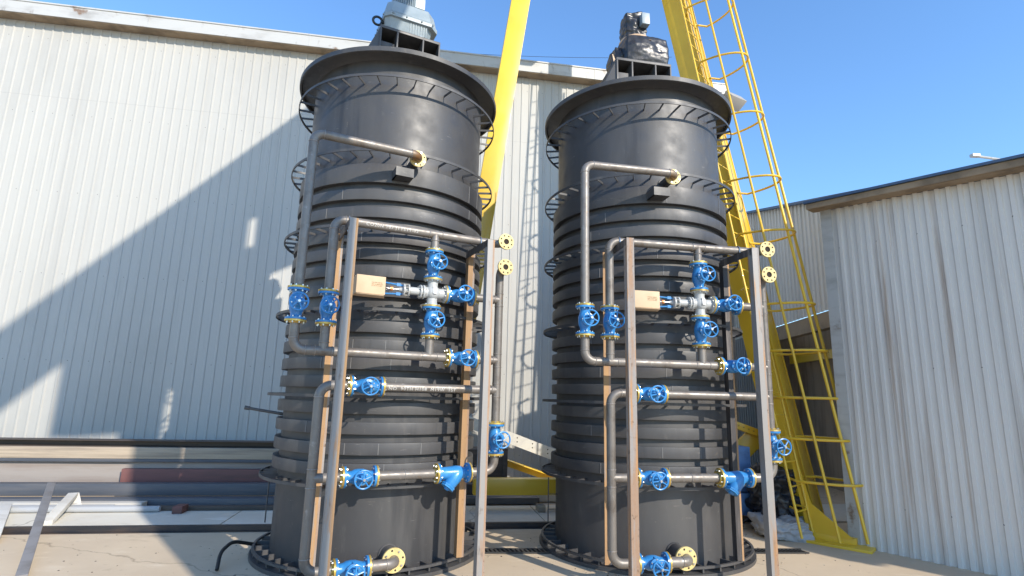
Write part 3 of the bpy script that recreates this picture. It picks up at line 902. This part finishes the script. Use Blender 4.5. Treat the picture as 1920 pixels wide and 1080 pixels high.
    vx(u['K'], z['l5'])
    b = MB()
    b.path([(u['K'] + 0.14, 0, Z(z['l5'])), (u['bn'], 0, Z(z['l5'])), (u['bn'], 0.12, Z(z['l5']))], RP + 0.004, 24, 0.085)
    weldring(b, (u['bn'] - 0.088, 0, Z(z['l5'])), (1, 0, 0), RP + 0.004)
    b.obj('drain_outlet_pipe', pm, t)
    fl = MB()
    fl.lathe([(RP, 0.0), (0.104, 0.0), (0.104, -0.022), (RP, -0.022)], 40, (0, 0, 0), (0, -1, 0))
    for i in range(8):
        q = 2 * math.pi * (i + 0.3) / 8
        fl.cyl((0.083 * math.cos(q), -0.0004, 0.083 * math.sin(q)), (0.083 * math.cos(q), -0.012 if i % 2 else -0.0015, 0.083 * math.sin(q)), 0.0095, 8, mi=1 if i % 2 else 2)
    link('nozzle_flange', fl.mesh('drain_flange', [M['yprime'], M['zinc'], M['bore']]), t, (u['bn'], 0.09, Z(z['l5'])))
    return t

T1 = make_tank(-1.4444, 6.274, R(25.9), 'ribbed black tank on the left with a bare grey gear motor on top', 0)
T2 = make_tank(1.5697, 6.6694, R(10.2), 'ribbed black tank on the right with a plastic wrapped motor on top', 0)
P1_, P2_ = 1.286, 1.30
# nozzles
nozzle(T1, -0.07, -0.98, -P1_ + 0.095, 3.92, 0.05); nozzle(T1, -0.06, -0.98, -P1_ + 0.112, 0.155, 0.080)
nozzle(T2, -0.11, -0.98, -P2_ + 0.095, 3.92, 0.05); nozzle(T2, -0.10, -0.98, -P2_ + 0.112, 0.155, 0.080)
motor_stand(T1, -0.03, 0.0, 5.835)
motor_stand(T2, -0.03, 0.0, 5.80)
for t, x0 in ((T1, -0.20), (T2, -0.24)):
    b = MB(); b.box(x0 - 0.08, x0 + 0.10, -1.20, -1.185, 3.71, 3.80); b.box(x0 - 0.08, x0 - 0.065, -1.185, -0.97, 3.71, 3.80); b.box(x0 - 0.08, x0 + 0.10, -1.185, -0.97, 3.71, 3.72)
    b.obj('pipe_support', M['hdpe'], t)
# stub rod and little rung ladder on the back left of each tank
for t, a in ((T1, R(160)), (T2, R(178))):
    b = MB()
    x0, y0 = 1.11 * math.cos(a), 1.11 * math.sin(a)
    b.cyl((x0, y0, 0.22), (x0, y0, 0.70), 0.007, 8)
    for zz in (0.36, 0.52): b.cyl((x0, y0, zz), (x0 * 0.89, y0 * 0.89, zz), 0.005, 6)
    b.obj('stay_rod', M['hdpe'], t)
b = MB(); a = R(165); u_ = Vector((math.cos(a), math.sin(a), 0))
b.cyl(u_ * 0.99 + Vector((0, 0, 1.34)), u_ * 1.38 + Vector((0, 0, 1.40)), 0.016, 12)
b.cyl(u_ * 1.36 + Vector((0, 0, 1.397)), u_ * 1.41 + Vector((0, 0, 1.405)), 0.022, 12)
b.obj('sample_stub', M['hdpe'], T1)

# ---- gear motor on the left tank
def gear_motor(t):
    zb = 5.871
    g = MB()
    # lower housing (tapered), flange step and upper housing with cut corner
    def oct_(z, x0, x1, y0, y1, c): return [(x0 + c, y0, z), (x1 - c * 1.6, y0, z), (x1, y0 + c * 1.6, z), (x1, y1 - c, z), (x1 - c, y1, z), (x0 + c, y1, z), (x0, y1 - c, z), (x0, y0 + c, z)]
    lv = [oct_(zb, -0.24, 0.22, -0.20, 0.2, 0.04), oct_(zb + 0.24, -0.27, 0.27, -0.24, 0.24, 0.05), oct_(zb + 0.242, -0.285, 0.33, -0.27, 0.27, 0.06),
          oct_(zb + 0.30, -0.285, 0.33, -0.27, 0.27, 0.06), oct_(zb + 0.302, -0.28, 0.32, -0.262, 0.262, 0.06), oct_(zb + 0.47, -0.25, 0.29, -0.24, 0.24, 0.06)]
    vs = [v for l in lv for v in l]; n = 8
    fs = [tuple(range(n - 1, -1, -1)), tuple(range((len(lv) - 1) * n, len(lv) * n))]
    for k in range(len(lv) - 1):
        for i in range(n): fs.append((k * n + i, k * n + (i + 1) % n, (k + 1) * n + (i + 1) % n, (k + 1) * n + i))
    g.add(vs, fs)
    for i in range(7):
        x = 0.0 + i * 0.03
        g.prism([(x, -0.205, zb + 0.02), (x + 0.013, -0.205, zb + 0.02), (x + 0.013, -0.248, zb + 0.23), (x, -0.248, zb + 0.23)], (0, 0.03, 0))
    for i in range(5): g.cyl((-0.285, -0.2 + i * 0.1, zb + 0.27), (-0.30, -0.2 + i * 0.1, zb + 0.27), 0.014, 6)
    for x in (-0.2, -0.05, 0.12, 0.25): g.cyl((x, -0.271, zb + 0.27), (x, -0.279, zb + 0.27), 0.012, 6)
    g.box(0.11, 0.15, -0.2485, -0.222, zb + 0.05, zb + 0.10)
    gm = g.obj('gear_motor', [M['gear']], t, loc=(-0.02, 0, 0), bev=0.008); gm.scale = (1.12, 1.12, 1.0)
    e = MB(); e.torus((-0.335, -0.12, zb + 0.22), (0, 1, 0.2), 0.048, 0.014, 28, 10); e.cyl((-0.24, -0.12, zb + 0.22), (-0.30, -0.12, zb + 0.22), 0.02, 12)
    e.obj('lifting_eye', M['geardark'], gm)
    mm = MB()
    mm.lathe([(0.0, zb + 0.47), (0.15, zb + 0.472), (0.15, zb + 0.50), (0.115, zb + 0.51), (0.115, zb + 0.95), (0.125, zb + 0.96), (0.12, zb + 1.05), (0.0, zb + 1.06)], 36, (-0.02, 0, 0))
    for i in range(36):
        a = 2 * math.pi * i / 36; u_ = Vector((math.cos(a), math.sin(a), 0)); c = Vector((-0.02, 0, 0))
        mm.beam(c + u_ * 0.13 + Vector((0, 0, zb + 0.52)), c + u_ * 0.13 + Vector((0, 0, zb + 0.94)), 0.035, 0.006, tuple(u_))
    mm.box(0.07, 0.19, -0.10, 0.08, zb + 0.60, zb + 0.80)
    mm.torus((-0.19, -0.08, zb + 0.52), (0, 1, 0.2), 0.03, 0.009, 20, 8)
    mm.obj('motor', M['gear'], gm)
gear_motor(T1)

# ---- wrapped motor on the right tank
def lump(center, half, seed, amp, sub=5, flat=0.0):
    bm = bmesh.new()
    bmesh.ops.create_cube(bm, size=2.0)
    bmesh.ops.subdivide_edges(bm, edges=bm.edges, cuts=2 ** sub - 1, use_grid_fill=True)
    for v in bm.verts:
        c = v.co.copy()
        s = c.normalized() * 1.18
        c = c.lerp(s, 0.42)
        q = Vector((c.x * half[0], c.y * half[1], c.z * half[2]))
        nn = noise.fractal(q * 5.5 + Vector((seed, 0, 0)), 1.0, 2.0, 3)
        cr = abs(noise.noise(q * Vector((4, 4, 13)) * 1.0 + Vector((0, seed, 0)))) if False else abs(noise.noise(Vector((q.x * 5 + seed, q.y * 5, q.z * 16))))
        q += c.normalized() * (amp * nn - amp * 0.9 * cr)
        v.co = q + Vector(center)
    return bm
def bm_obj(bm, name, mt, parent):
    me = bpy.data.meshes.new(name)
    bmesh.ops.recalc_face_normals(bm, faces=bm.faces)
    bm.to_mesh(me); bm.free(); me.materials.append(mt); me.shade_smooth()
    return link(name, me, parent)
zb = 5.836
wm = bm_obj(lump((0.08, -0.02, zb + 0.235), (0.31, 0.28, 0.235), 9.2, 0.015), 'wrapped_gear_motor', M['wrap'], T2)
bm_obj(lump((-0.23, 0.02, zb + 0.18), (0.10, 0.18, 0.17), 8.3, 0.03, 4), 'side_wrap', M['wrap'], wm)
bm_obj(lump((0.0, 0.0, zb + 0.70), (0.155, 0.14, 0.245), 5.7, 0.032), 'motor_wrap', M['wrap'], wm)
b = MB(); b.box(0.035, 0.15, -0.225, -0.12, zb + 0.68, zb + 0.85); b.obj('terminal_box', M['gear'], wm, bev=0.014)
b = MB()
for k, (zz, tx, rr) in enumerate(((0.480, 0.10, 0.195), (0.505, -0.12, 0.20), (0.492, 0.02, 0.205))):
    b.lathe([(rr, -0.016), (rr + 0.006, -0.006), (rr + 0.002, 0.016)], 40, (0.01, 0, zb + zz), (tx, 0.05 * k, 1))
b.beam((0.13, -0.19, zb + 0.49), (0.10, -0.31, zb + 0.38), 0.04, 0.003, (1, 0, 0))
for k in range(5):
    b.beam((-0.36 + 0.02 * k, -0.16 + 0.03 * k, zb + 0.20), (-0.34 + 0.05 * k, -0.20 + 0.02 * k, zb - 0.02), 0.012, 0.004, (1, 0, 0))
b.obj('packing_tape', M['tape'], wm)

ZD = dict(top=3.135, A=3.92, vA0=2.04, vA1=2.32, vB0=2.04, vB1=2.32, l2=1.94, cross=2.55, l3=1.65, l4=0.885, l5=0.155, f2=2.87, J=1.19)
ZD['vA0'], ZD['vA1'], ZD['vB0'], ZD['vB1'] = 2.18, 2.475, 2.17, 2.47
def ud(d): return dict(A=-1.085 + d, B=-0.835 + d, col=0.115 + d, R=0.82 + d * 1.2, F=0.44 + d, G=-0.445 + d, S=0.405 + d, K=-0.455 + d, noz=-0.085 + d, bn=-0.075 + d)
rk1 = make_rack(-1.4444, 6.274, R(25.9), P1_, 0.650, -0.050, 3.08, ZD, ud(0.015),
    'left pipe rack with blue valves, its left riser shaded, under the bare grey motor',
    ((M['angle_grey'], M['angle_orange']), (M['angle_grey'], M['angle'])), ((M['angle_orange'], M['angle']), (M['angle_orange'], M['angle'])))
rk2 = make_rack(1.5697, 6.6694, R(10.2), P2_, 0.650, -0.114, 3.09, ZD, ud(-0.025),
    'right pipe rack with blue valves, fully sunlit, under the plastic wrapped motor',
    ((M['angle'], M['angle']), (M['angle_grey'], M['angle'])), ((M['angle_orange'], M['angle']), (M['angle_dark'], M['angle_orange'])))

# faint stencil marks on two pipes
def stencil(par, text, x, z, size, mt, ang):
    cu = bpy.data.curves.new('pipe_stencil', 'FONT')
    cu.body = text; cu.size = size; cu.space_character = 1.15; cu.resolution_u = 2
    ob = bpy.data.objects.new('tmp', cu); COL.objects.link(ob)
    dg = bpy.context.evaluated_depsgraph_get()
    me = bpy.data.meshes.new_from_object(ob.evaluated_get(dg))
    bpy.data.objects.remove(ob)
    bm = bmesh.new(); bm.from_mesh(me)
    bmesh.ops.triangulate(bm, faces=bm.faces)
    bmesh.ops.subdivide_edges(bm, edges=[e for e in bm.edges if e.calc_length() > 0.012], cuts=1)
    rr = RP + 0.0007
    for v in bm.verts:
        a = ang + (v.co.y) / rr
        v.co = Vector((x + v.co.x, -rr * math.cos(a), z + rr * math.sin(a)))
    bm.to_mesh(me); bm.free(); me.materials.append(mt)
    return link('pipe_stencil', me, par)
M['stencil'] = mat('white_stencil_ink', (0.62, 0.60, 0.56), 0.7)
stencil(rk1, 'NO  90TH H108  M19W  1ST', -0.24, 1.65 - ZG, 0.045, M['stencil'], R(-38))
stencil(rk1, 'CO20N 107 JTTST1-02', -0.55, 3.135 - ZG, 0.045, M['stencil'], R(-32))

# ------------------------------------------------------------------ gantry crane
cr = empty('gantry_crane', tuple(hp(2.0, 2.4, ZG)), 0)
tag(cr, 'tall yellow gantry crane standing behind the tanks on two sloping box legs', 'crane')
def cobj(b, name, mt=None, bev=0.006, parent=None):
    o = b.obj(name, mt or M['yellow'], parent or cr, bev=bev)
    if not parent: o.location = -Vector(cr.location)
    return o
# left leg
b = MB(); b.beam((-1.02, 8.32, 0.25), (0.18, 8.45, 9.7), 0.30, 0.34, tuple(we), w1=0.32, h1=0.40); cobj(b, 'leg')
# right leg (leans back as it rises), one face turned to the sun, one away
LF, LT = Vector((3.93, 7.56, ZG + 0.02)), Vector((2.60, 8.95, 10.6))
LB = Vector((3.60, 7.22, ZG + 0.05))   # foot of the ladder
ldir = (LT - LF).normalized()
lface = Vector((math.cos(R(-42)), math.sin(R(-42)), 0)); lface = (lface - ldir * lface.dot(ldir)).normalized()
b = MB(); b.beam(LF, LT, 0.36, 0.36, tuple(lface), w1=0.38, h1=0.38)
lside = Vector((0.97, -0.24, 0)); lside = (lside - ldir * lside.dot(ldir)).normalized()
cobj(b, 'leg')
b = MB()
lq_ = ldir.cross(lface)
for sg in (-1, 1):
    b.beam(LF + lface * 0.183 + lq_ * sg * 0.192, LT + lface * 0.193 + lq_ * sg * 0.205, 0.010, 0.030, tuple(lface))
cobj(b, 'edge_flange', bev=0)
b = MB(); b.beam(hp(-0.9, 2.62, 0.31), hp(2.9, 2.62, 0.31), 0.22, 0.20, (0, 0, 1)); cobj(b, 'sill_beam')
b = MB(); b.beam(hp(1.3, 2.55, 9.95), hp(-1.6, 2.55, 9.95), 0.7, 0.4, (0, 0, 1)); cobj(b, 'cross_beam')
A0 = Vector((1.45, 8.6, 0))
gt = lambda t, z: Vector((A0.x + wn_.x * t, A0.y + wn_.y * t, z))
b = MB(); b.beam(gt(-1.0, 12.02), gt(22, 12.02), 0.76, 0.9, (0, 0, 1)); cobj(b, 'main_girder')
b = MB(); b.beam(gt(-0.1, 10.31), gt(-0.1, 11.635), 1.6, 0.6, tuple(we)); cobj(b, 'saddle')
# unseen blocks added under the girder, outlined to cast the patchy wall shadow
HS = {'shade_block': [[(11.51, 11.635), (11.51, 9.73), (9.36, 8.49), (9.17, 9.6), (7.86, 9.2), (7.67, 9.6), (7.67, 11.635)]],
      'shade_strips': [[(7.67, 9.6), (7.3, 10.0), (6.84, 9.83), (6.84, 10.36), (7.67, 10.75)], [(7.67, 11.42), (6.84, 11.03), (6.84, 11.635), (7.67, 11.635)]],
      'shade_slab': [[(6.84, 9.83), (4.9, 9.25), (4.9, 11.635), (6.84, 11.635)]]}
for nm, pl in HS.items():
    b = MB()
    for pg in pl: b.prism([gt(t, z) + we * (-0.2) for t, z in pg], we * 0.4)
    cobj(b, nm, bev=0)
b = MB(); b.beam(gt(9.54, ZG), gt(9.54, 11.63), 0.60, 0.5, (math.cos(SAZ + R(90)), math.sin(SAZ + R(90)), 0)); cobj(b, 'shade_column')  # unseen column added to shade the ground and the left riser
# foot plate of the right leg
b = MB(); b.beam(LB + Vector((-0.10, 0.1, -0.045)), LB + Vector((0.62, -0.55, -0.045)), 0.05, 0.42, (0, 0, 1))
b.beam(LB + Vector((-0.05, 0.05, 0.0)), LB + Vector((0.5, -0.42, 0.0)), 0.10, 0.10, (0, 0, 1))
cobj(b, 'foot_plate')
# bracket arm left of the right leg
b = MB()
b.beam((3.02, 8.25, 0.55), (3.62, 8.15, 1.15), 0.26, 0.10, (0, 0, 1)); b.beam((3.62, 8.1, 1.15), (3.18, 8.1, 1.30), 0.10, 0.14, (0, 0, 1)); b.beam((3.62, 8.1, 1.18), (3.68, 8.1, 0.75), 0.14, 0.08, (0, 1, 0))
for k in range(6): b.cyl((3.22 + 0.07 * k, 8.02, 1.29 - 0.024 * k), (3.22 + 0.07 * k, 8.04, 1.29 - 0.024 * k), 0.014, 8, mi=1)
cobj(b, 'bracket_arm', [M['yellow'], M['geardark']])

# caged ladder fixed to the right leg
cage = empty('caged_ladder', tuple(LB), 0)
tag(cage, 'yellow caged ladder running up the right side of the crane leg', 'ladder')
eo = Vector((0.68, -0.73, 0)).normalized(); ep = Vector((0.73, 0.68, 0)).normalized()
def lp(s, o_, p_):   # s metres of height along the leg, o_ outwards, p_ sideways
    z = s
    k = z / (LT.z - LB.z)
    base = LB.lerp(LT, k) + lside * (0.17 + 0.06 * k)
    return base + eo * o_ + ep * p_ - LB
def gobj(b, name, mt=None): return b.obj(name, mt or M['yellow'], cage)
for p_ in (-0.46, -0.10):
    b = MB(); b.cyl(lp(0.0, 0.06, p_), lp(10.2, 0.06, p_), 0.016, 10); gobj(b, 'stringer')
for k in range(36):
    s = 0.28 + 0.28 * k
    if s > 9.9: break
    b = MB(); b.cyl(lp(s, 0.06, -0.46), lp(s, 0.06, -0.10), 0.009, 8); gobj(b, 'rung')
for (o_, p_) in ((0.70, -0.10), (0.70, 0.14)):
    b = MB(); b.cyl(lp(0.0, o_ - 0.06, p_), lp(10.2, o_, p_), 0.019, 10); gobj(b, 'cage_strap')
b = MB(); b.cyl(lp(0.0, 0.42, -0.32), lp(10.2, 0.42, -0.34), 0.017, 8); gobj(b, 'cage_strap')
for s in (0.62, 1.12, 1.62, 2.22, 2.85, 3.9, 4.75, 5.85, 6.95, 8.1, 9.2):
    pts = [lp(s, -0.04, -0.16)]
    for k in range(17):
        a = math.pi * k / 16
        pts.append(lp(s, 0.10 + 0.62 * math.sin(a), -0.34 * math.cos(a)))
    pts.append(lp(s, -0.06, 0.10))
    b = MB(); b.path(pts, 0.0165, 8, 0.005, 1); gobj(b, 'hoop')
b = MB()
b.prism([lp(0.02, 0.0, -0.1), lp(0.02, 0.5, -0.1), lp(0.35, 0.12, -0.1), lp(1.0, 0.05, -0.1), lp(1.3, 0.0, -0.1)], ep * 0.012)
gobj(b, 'gusset')
for s in (0.3, 3.1, 6.0, 8.8):
    for p_ in (-0.42, -0.12):
        b = MB(); b.cyl(lp(s, -0.08, p_ * 0.6), lp(s, 0.06, p_), 0.012, 8); gobj(b, 'standoff')

# crane rail along the ground
b = MB(); b.beam(hp(-17.5, 3.64, ZG + 0.04), hp(3.6, 3.64, ZG + 0.04), 0.055, 0.06, (0, 0, 1)); b.beam(hp(-17.5, 3.64, ZG + 0.006), hp(3.6, 3.64, ZG + 0.006), 0.012, 0.13, (0, 0, 1))
tag(b.obj('crane_rail', M['rail'], smooth=False), 'long black steel rail lying on the ground between the tanks and the stock piles', 'rail')

# ------------------------------------------------------------------ drain grate
ga_, gb_ = Vector((-2.2, 6.05, 0)), Vector((3.35, 6.55, 0))
gdv = (gb_ - ga_).normalized(); gl = (gb_ - ga_).length
dg_ = empty('drain_grate', (ga_.x, ga_.y, ZG), math.atan2(gdv.y, gdv.x))
tag(dg_, 'long narrow iron trench drain grate set in the ground between the tanks', 'drain grate')
b = MB(); b.box(0, gl, -0.075, 0.075, 0.001, 0.004); b.obj('channel', M['bore'], dg_, smooth=False)
b = MB()
for yy in (-0.085, 0.065): b.box(0, gl, yy, yy + 0.02, 0.0045, 0.016)
k = 0.0
while k < gl:
    b.add([(k, -0.0645, 0.0048), (k + 0.022, -0.0645, 0.0048), (k - 0.002, 0.0645, 0.0048), (k - 0.024, 0.0645, 0.0048),
           (k, -0.0645, 0.014), (k + 0.022, -0.0645, 0.014), (k - 0.002, 0.0645, 0.014), (k - 0.024, 0.0645, 0.014)],
          [(3, 2, 1, 0), (4, 5, 6, 7), (0, 1, 5, 4), (1, 2, 6, 5), (2, 3, 7, 6), (3, 0, 4, 7)])
    k += 0.047
b.obj('grating', M['grate'], dg_, smooth=False)

# ------------------------------------------------------------------ stock piles along the hall
def long_beam(name, cat, label, k0, k1, d, z, wdt, hgt, mt, kind='box', group=None, skew=0.0):
    b = MB()
    L = k1 - k0
    if kind == 'box': b.box(0, L, -wdt / 2, wdt / 2, 0, hgt)
    elif kind == 'pipe': b.cyl((0, 0, hgt / 2), (L, 0, hgt / 2), hgt / 2, 20)
    elif kind == 'h':
        b.box(0, L, -wdt / 2, wdt / 2, 0, hgt * 0.08); b.box(0, L, -wdt / 2, wdt / 2, hgt * 0.92, hgt)
        b.box(0, L, -hgt * 0.05, hgt * 0.05, hgt * 0.0801, hgt * 0.9199)
    elif kind == 'c':
        b.box(0, L, -wdt / 2, -wdt / 2 + 0.012, 0, hgt); b.box(0, L, -wdt / 2 + 0.0121, wdt / 2, 0, 0.012); b.box(0, L, -wdt / 2 + 0.0121, wdt / 2, hgt - 0.012, hgt)
    o = b.obj(name, mt, bev=0.004)
    o.location = hp(k0, d, z); o.rotation_euler = (0, 0, WY + skew)
    return tag(o, label, cat, group)
G = 'steel stock piled along the white hall'
long_beam('bearer_beam', 'beam', 'wide taupe girder low in the pile along the white hall', -16, -2.2, 1.45, ZG + 0.16, 0.24, 0.36, M['taupe'], 'box', G)
long_beam('bearer_beam', 'beam', 'red primed girder in shadow in the pile left of the left tank', -6.0, -2.2, 1.62, ZG + 0.17, 0.09, 0.26, M['rustred'], 'box', G)
long_beam('steel_beam', 'beam', 'thin blue grey strip on top of the taupe girder by the hall', -16, -2.2, 1.48, ZG + 0.522, 0.3, 0.045, M['bluesteel'], 'box', G)
long_beam('timber_plank', 'plank', 'weathered timber plank high in the pile by the white hall', -16.2, -2.1, 1.52, ZG + 0.57, 0.22, 0.16, M['timber'], 'box', G)
long_beam('steel_beam', 'beam', 'dark brown beam topmost of the pile against the white hall', -16.5, -2.15, 1.40, ZG + 0.732, 0.3, 0.09, M['darksteel'], 'h', G)
long_beam('steel_channel', 'channel', 'upper blue grey channel before the taupe girder', -17, -0.6, 1.98, ZG + 0.12, 0.16, 0.16, M['bluesteel'], 'c', G)
long_beam('steel_channel', 'channel', 'lower blue grey channel with its end showing between the tanks', -17, 0.15, 2.2, ZG + 0.03, 0.2, 0.09, M['bluesteel'], 'c', G)
long_beam('white_board', 'board', 'long white painted board lying in front of the blue grey channels', -17, -5.3, 2.42, ZG + 0.03, 0.16, 0.075, M['pale'], 'box', G)
for i in range(3):
    long_beam('steel_pipe', 'pipe', ['grey pipe nearest the board in the bundle on the pavement', 'middle grey pipe of the bundle on the pavement', 'grey pipe nearest the rail of the bundle on the pavement'][i],
              -11.5 + 0.4 * i, -5.6 + 0.3 * i, 2.56 + 0.09 * i, ZG + 0.024, 0.08, 0.075, M['block'], 'pipe', 'loose grey pipes on the pavement', skew=R(0.4 * i))
long_beam('dark_bar', 'bar', 'dark flat bar on the pavement left of the left tank', -7.4, -3.2, 2.55, ZG + 0.024, 0.10, 0.05, M['darksteel'], 'box')
long_beam('timber_block', 'block', 'short timber block on the pavement between the tanks', 0.02, 0.12, 2.75, ZG + 0.024, 0.22, 0.09, M['timber'], 'box')
long_beam('timber_block', 'block', 'short reddish block on the pavement left of the left tank', -4.8, -4.68, 2.7, ZG + 0.024, 0.2, 0.09, M['rustred'], 'box')
long_beam('timber_plank', 'plank', 'brown plank lying by the base ring of the right tank', 0.15, 1.2, 4.25, ZG + 0.001, 0.06, 0.05, M['darksteel'], 'box', skew=R(-13))
long_beam('white_board', 'board', 'short white board under the yellow sill beam', -0.2, 0.75, 1.9, ZG + 0.02, 0.3, 0.12, M['pale'], 'box')
# dark crate and valve stump against the hall between the tanks
o = MB(); o.beam((-0.22, 10.02, 0.50), (1.02, 10.22, ZG + 0.13), 0.10, 0.16, (0, 0, 1)); o.beam((-0.22, 9.92, 0.565), (1.02, 10.12, ZG + 0.195), 0.012, 0.30, (0, 0, 1))
tag(o.obj('yellow_bar', M['yellow'], bev=0.004), 'short yellow steel bar sloping down below the pale ladder between the tanks', 'steel bar')
c = empty('storage_crate', tuple(hp(-0.62, 0.98, ZG)), WY)
tag(c, 'dark brown crate against the white hall between the tanks', 'crate')
b = MB(); b.box(-0.42, 0.42, -0.3, 0.3, 0.05, 0.72)
for x in (-0.42, -0.04, 0.34): b.box(x, x + 0.08, -0.32, -0.3001, 0.05, 0.74)
b.obj('box', M['darksteel'], c, bev=0.006)
b = MB(); b.box(-0.5, 0.9, -0.4, 0.35, 0.0, 0.045); b.obj('pallet', M['pale'], c, bev=0.004)

# aluminium ladder leaning behind the crane sill
lad = empty('extension_ladder', tuple(hp(0.3, 0.6, ZG)), WY)
tag(lad, 'pale aluminium extension ladder leaning between the two tanks', 'ladder')
def lq(s, y): return Vector((-2.1 + 4.0 * s, y, 1.48 - 1.40 * s))
for y in (-0.10, 0.24):
    b = MB(); b.beam(lq(0, y), lq(1, y), 0.20, 0.028, (0, 0, 1))
    for k in range(14): 
        for dz in (0.05, -0.02):
            p = lq((k + 0.5) / 14, y - 0.0145) + Vector((0, 0, dz)); b.cyl(p, p + Vector((0, -0.002, 0)), 0.012, 8, mi=1)
    b.obj('stringer', [M['alu'], M['bore']], lad)
for k in range(14):
    b = MB(); p = lq((k + 0.4) / 14, 0) - Vector((0, 0, 0.075)); b.cyl(p + Vector((0, -0.08, 0)), p + Vector((0, 0.22, 0)), 0.016, 8); b.obj('rung', M['alu'], lad)

# grey steel offcuts at the left edge
o = MB(); o.beam((-4.08, 5.02, ZG + 0.03), (-6.003, 7.6, 0.322), 0.085, 0.02, (0.8, 0.6, 0))
tag(o.obj('steel_flat', M['flat'], bev=0.003), 'long grey steel flat leaning from the ground onto the pile at the left edge', 'steel flat')
o = MB(); o.beam((-5.33, 6.78, ZG + 0.04), (-5.77, 7.7, 0.16), 0.11, 0.06, (0.9, 0.4, 0)); o.beam((-5.77, 7.73, 0.16), (-5.60, 7.6, -0.0), 0.09, 0.05, (0.8, 0.6, 0))
o.cyl((-5.70, 7.5, 0.02), (-5.58, 7.62, 0.04), 0.045, 16)
tag(o.obj('white_trestle', M['pale'], bev=0.008), 'white bent steel trestle piece right of the leaning grey flat', 'trestle')
o = MB(); o.beam((-5.25, 6.0, ZG + 0.03), (-6.29, 7.3, 0.10), 0.12, 0.03, (0.8, 0.6, 0))
tag(o.obj('steel_flat', M['pale'], bev=0.004), 'short pale steel strip at the very left edge of the yard', 'steel flat')
# black hose at the left base ring
o = MB(); o.path([(-2.60, 5.35, ZG + 0.02), (-2.66, 5.5, 0.10), (-2.66, 5.72, 0.14), (-2.56, 5.95, 0.06), (-2.5, 6.1, ZG + 0.02)], 0.017, 12, 0.08)
tag(o.obj('black_hose', M['cable']), 'short bent black hose beside the base ring of the left tank', 'hose')

# ------------------------------------------------------------------ machinery by the right leg
pm_ = empty('pump_unit', (3.42, 8.0, ZG), R(6))
tag(pm_, 'blue pump unit on the ground beside the yellow crane leg', 'machine')
b = MB(); b.box(-0.55, 0.30, -0.25, 0.25, 0.14, 0.42); b.obj('base_frame', M['machine'], pm_, bev=0.01)
b = MB(); b.box(-0.32, -0.10, -0.18, 0.18, 0.43, 1.02); b.obj('control_cabinet', M['machine'], pm_, bev=0.012)
b = MB(); b.cyl((-0.05, -0.05, 0.56), (0.28, -0.05, 0.56), 0.12, 24); b.cyl((0.28, -0.05, 0.56), (0.34, -0.05, 0.56), 0.08, 20)
for k in range(7): b.torus((0.0 + 0.04 * k, -0.05, 0.56), (1, 0, 0), 0.122, 0.006, 24, 6)
b.obj('motor', M['machine'], pm_)
b = MB(); b.path([(-0.5, -0.3, 0.02), (-0.3, -0.36, 0.10), (0.0, -0.3, 0.30), (0.1, -0.2, 0.5)], 0.02, 10, 0.1); b.obj('hose', M['cable'], pm_)
b = MB(); b.box(-0.7, 0.45, -0.35, 0.35, 0.0, 0.05); b.box(-0.7, -0.6, -0.34, 0.34, 0.051, 0.13); b.box(0.3, 0.4, -0.34, 0.34, 0.051, 0.13); b.obj('pallet', M['timber'], pm_, bev=0.004)
bmx = lump((3.50, 7.52, 0.42), (0.26, 0.22, 0.36), 12.7, 0.09)
o = bm_obj(bmx, 'plastic_sheet', M['wrap'], None)
tag(o, 'crumpled black plastic sheeting heaped against the foot of the crane leg', 'plastic sheet')
bmx = lump((3.42, 7.22, 0.08), (0.30, 0.26, 0.13), 21.7, 0.06)
o = bm_obj(bmx, 'tarpaulin', M['tarp'], None)
tag(o, 'crumpled grey tarpaulin on the ground under the black plastic sheeting', 'tarpaulin')

# loose grit and chips on the concrete
b = MB()
rg = random.Random(11)
def chip(x, y, q):
    vs = []
    for dx, dy, dz in ((-1, -1, 0), (1, -0.8, 0), (0.9, 1, 0), (-0.8, 0.9, 0), (-0.5, -0.4, 1), (0.6, -0.3, 0.8), (0.4, 0.5, 1), (-0.4, 0.5, 0.7)):
        vs.append((x + q * (dx + rg.uniform(-0.4, 0.4)), y + q * (dy + rg.uniform(-0.4, 0.4)), ZG + 0.0005 + q * 0.8 * dz))
    b.add(vs, [(3, 2, 1, 0), (4, 5, 6, 7), (0, 1, 5, 4), (1, 2, 6, 5), (2, 3, 7, 6), (3, 0, 4, 7)], rg.choice((0, 0, 1)))
for k in range(520):
    if k % 3 == 0:
        cx, cy = rg.choice(((-1.4444, 6.274), (1.5697, 6.6694)))
        a, q = rg.uniform(0, 2 * math.pi), 1.2 + abs(rg.gauss(0, 0.22))
        chip(cx + q * math.cos(a), cy + q * math.sin(a), rg.uniform(0.003, 0.011))
    else:
        chip(rg.uniform(-5.5, 4.0), rg.uniform(4.6, 7.5), rg.uniform(0.002, 0.007))
tag(b.obj('grit', [M['timber'], M['darksteel']], smooth=False), kind='stuff')
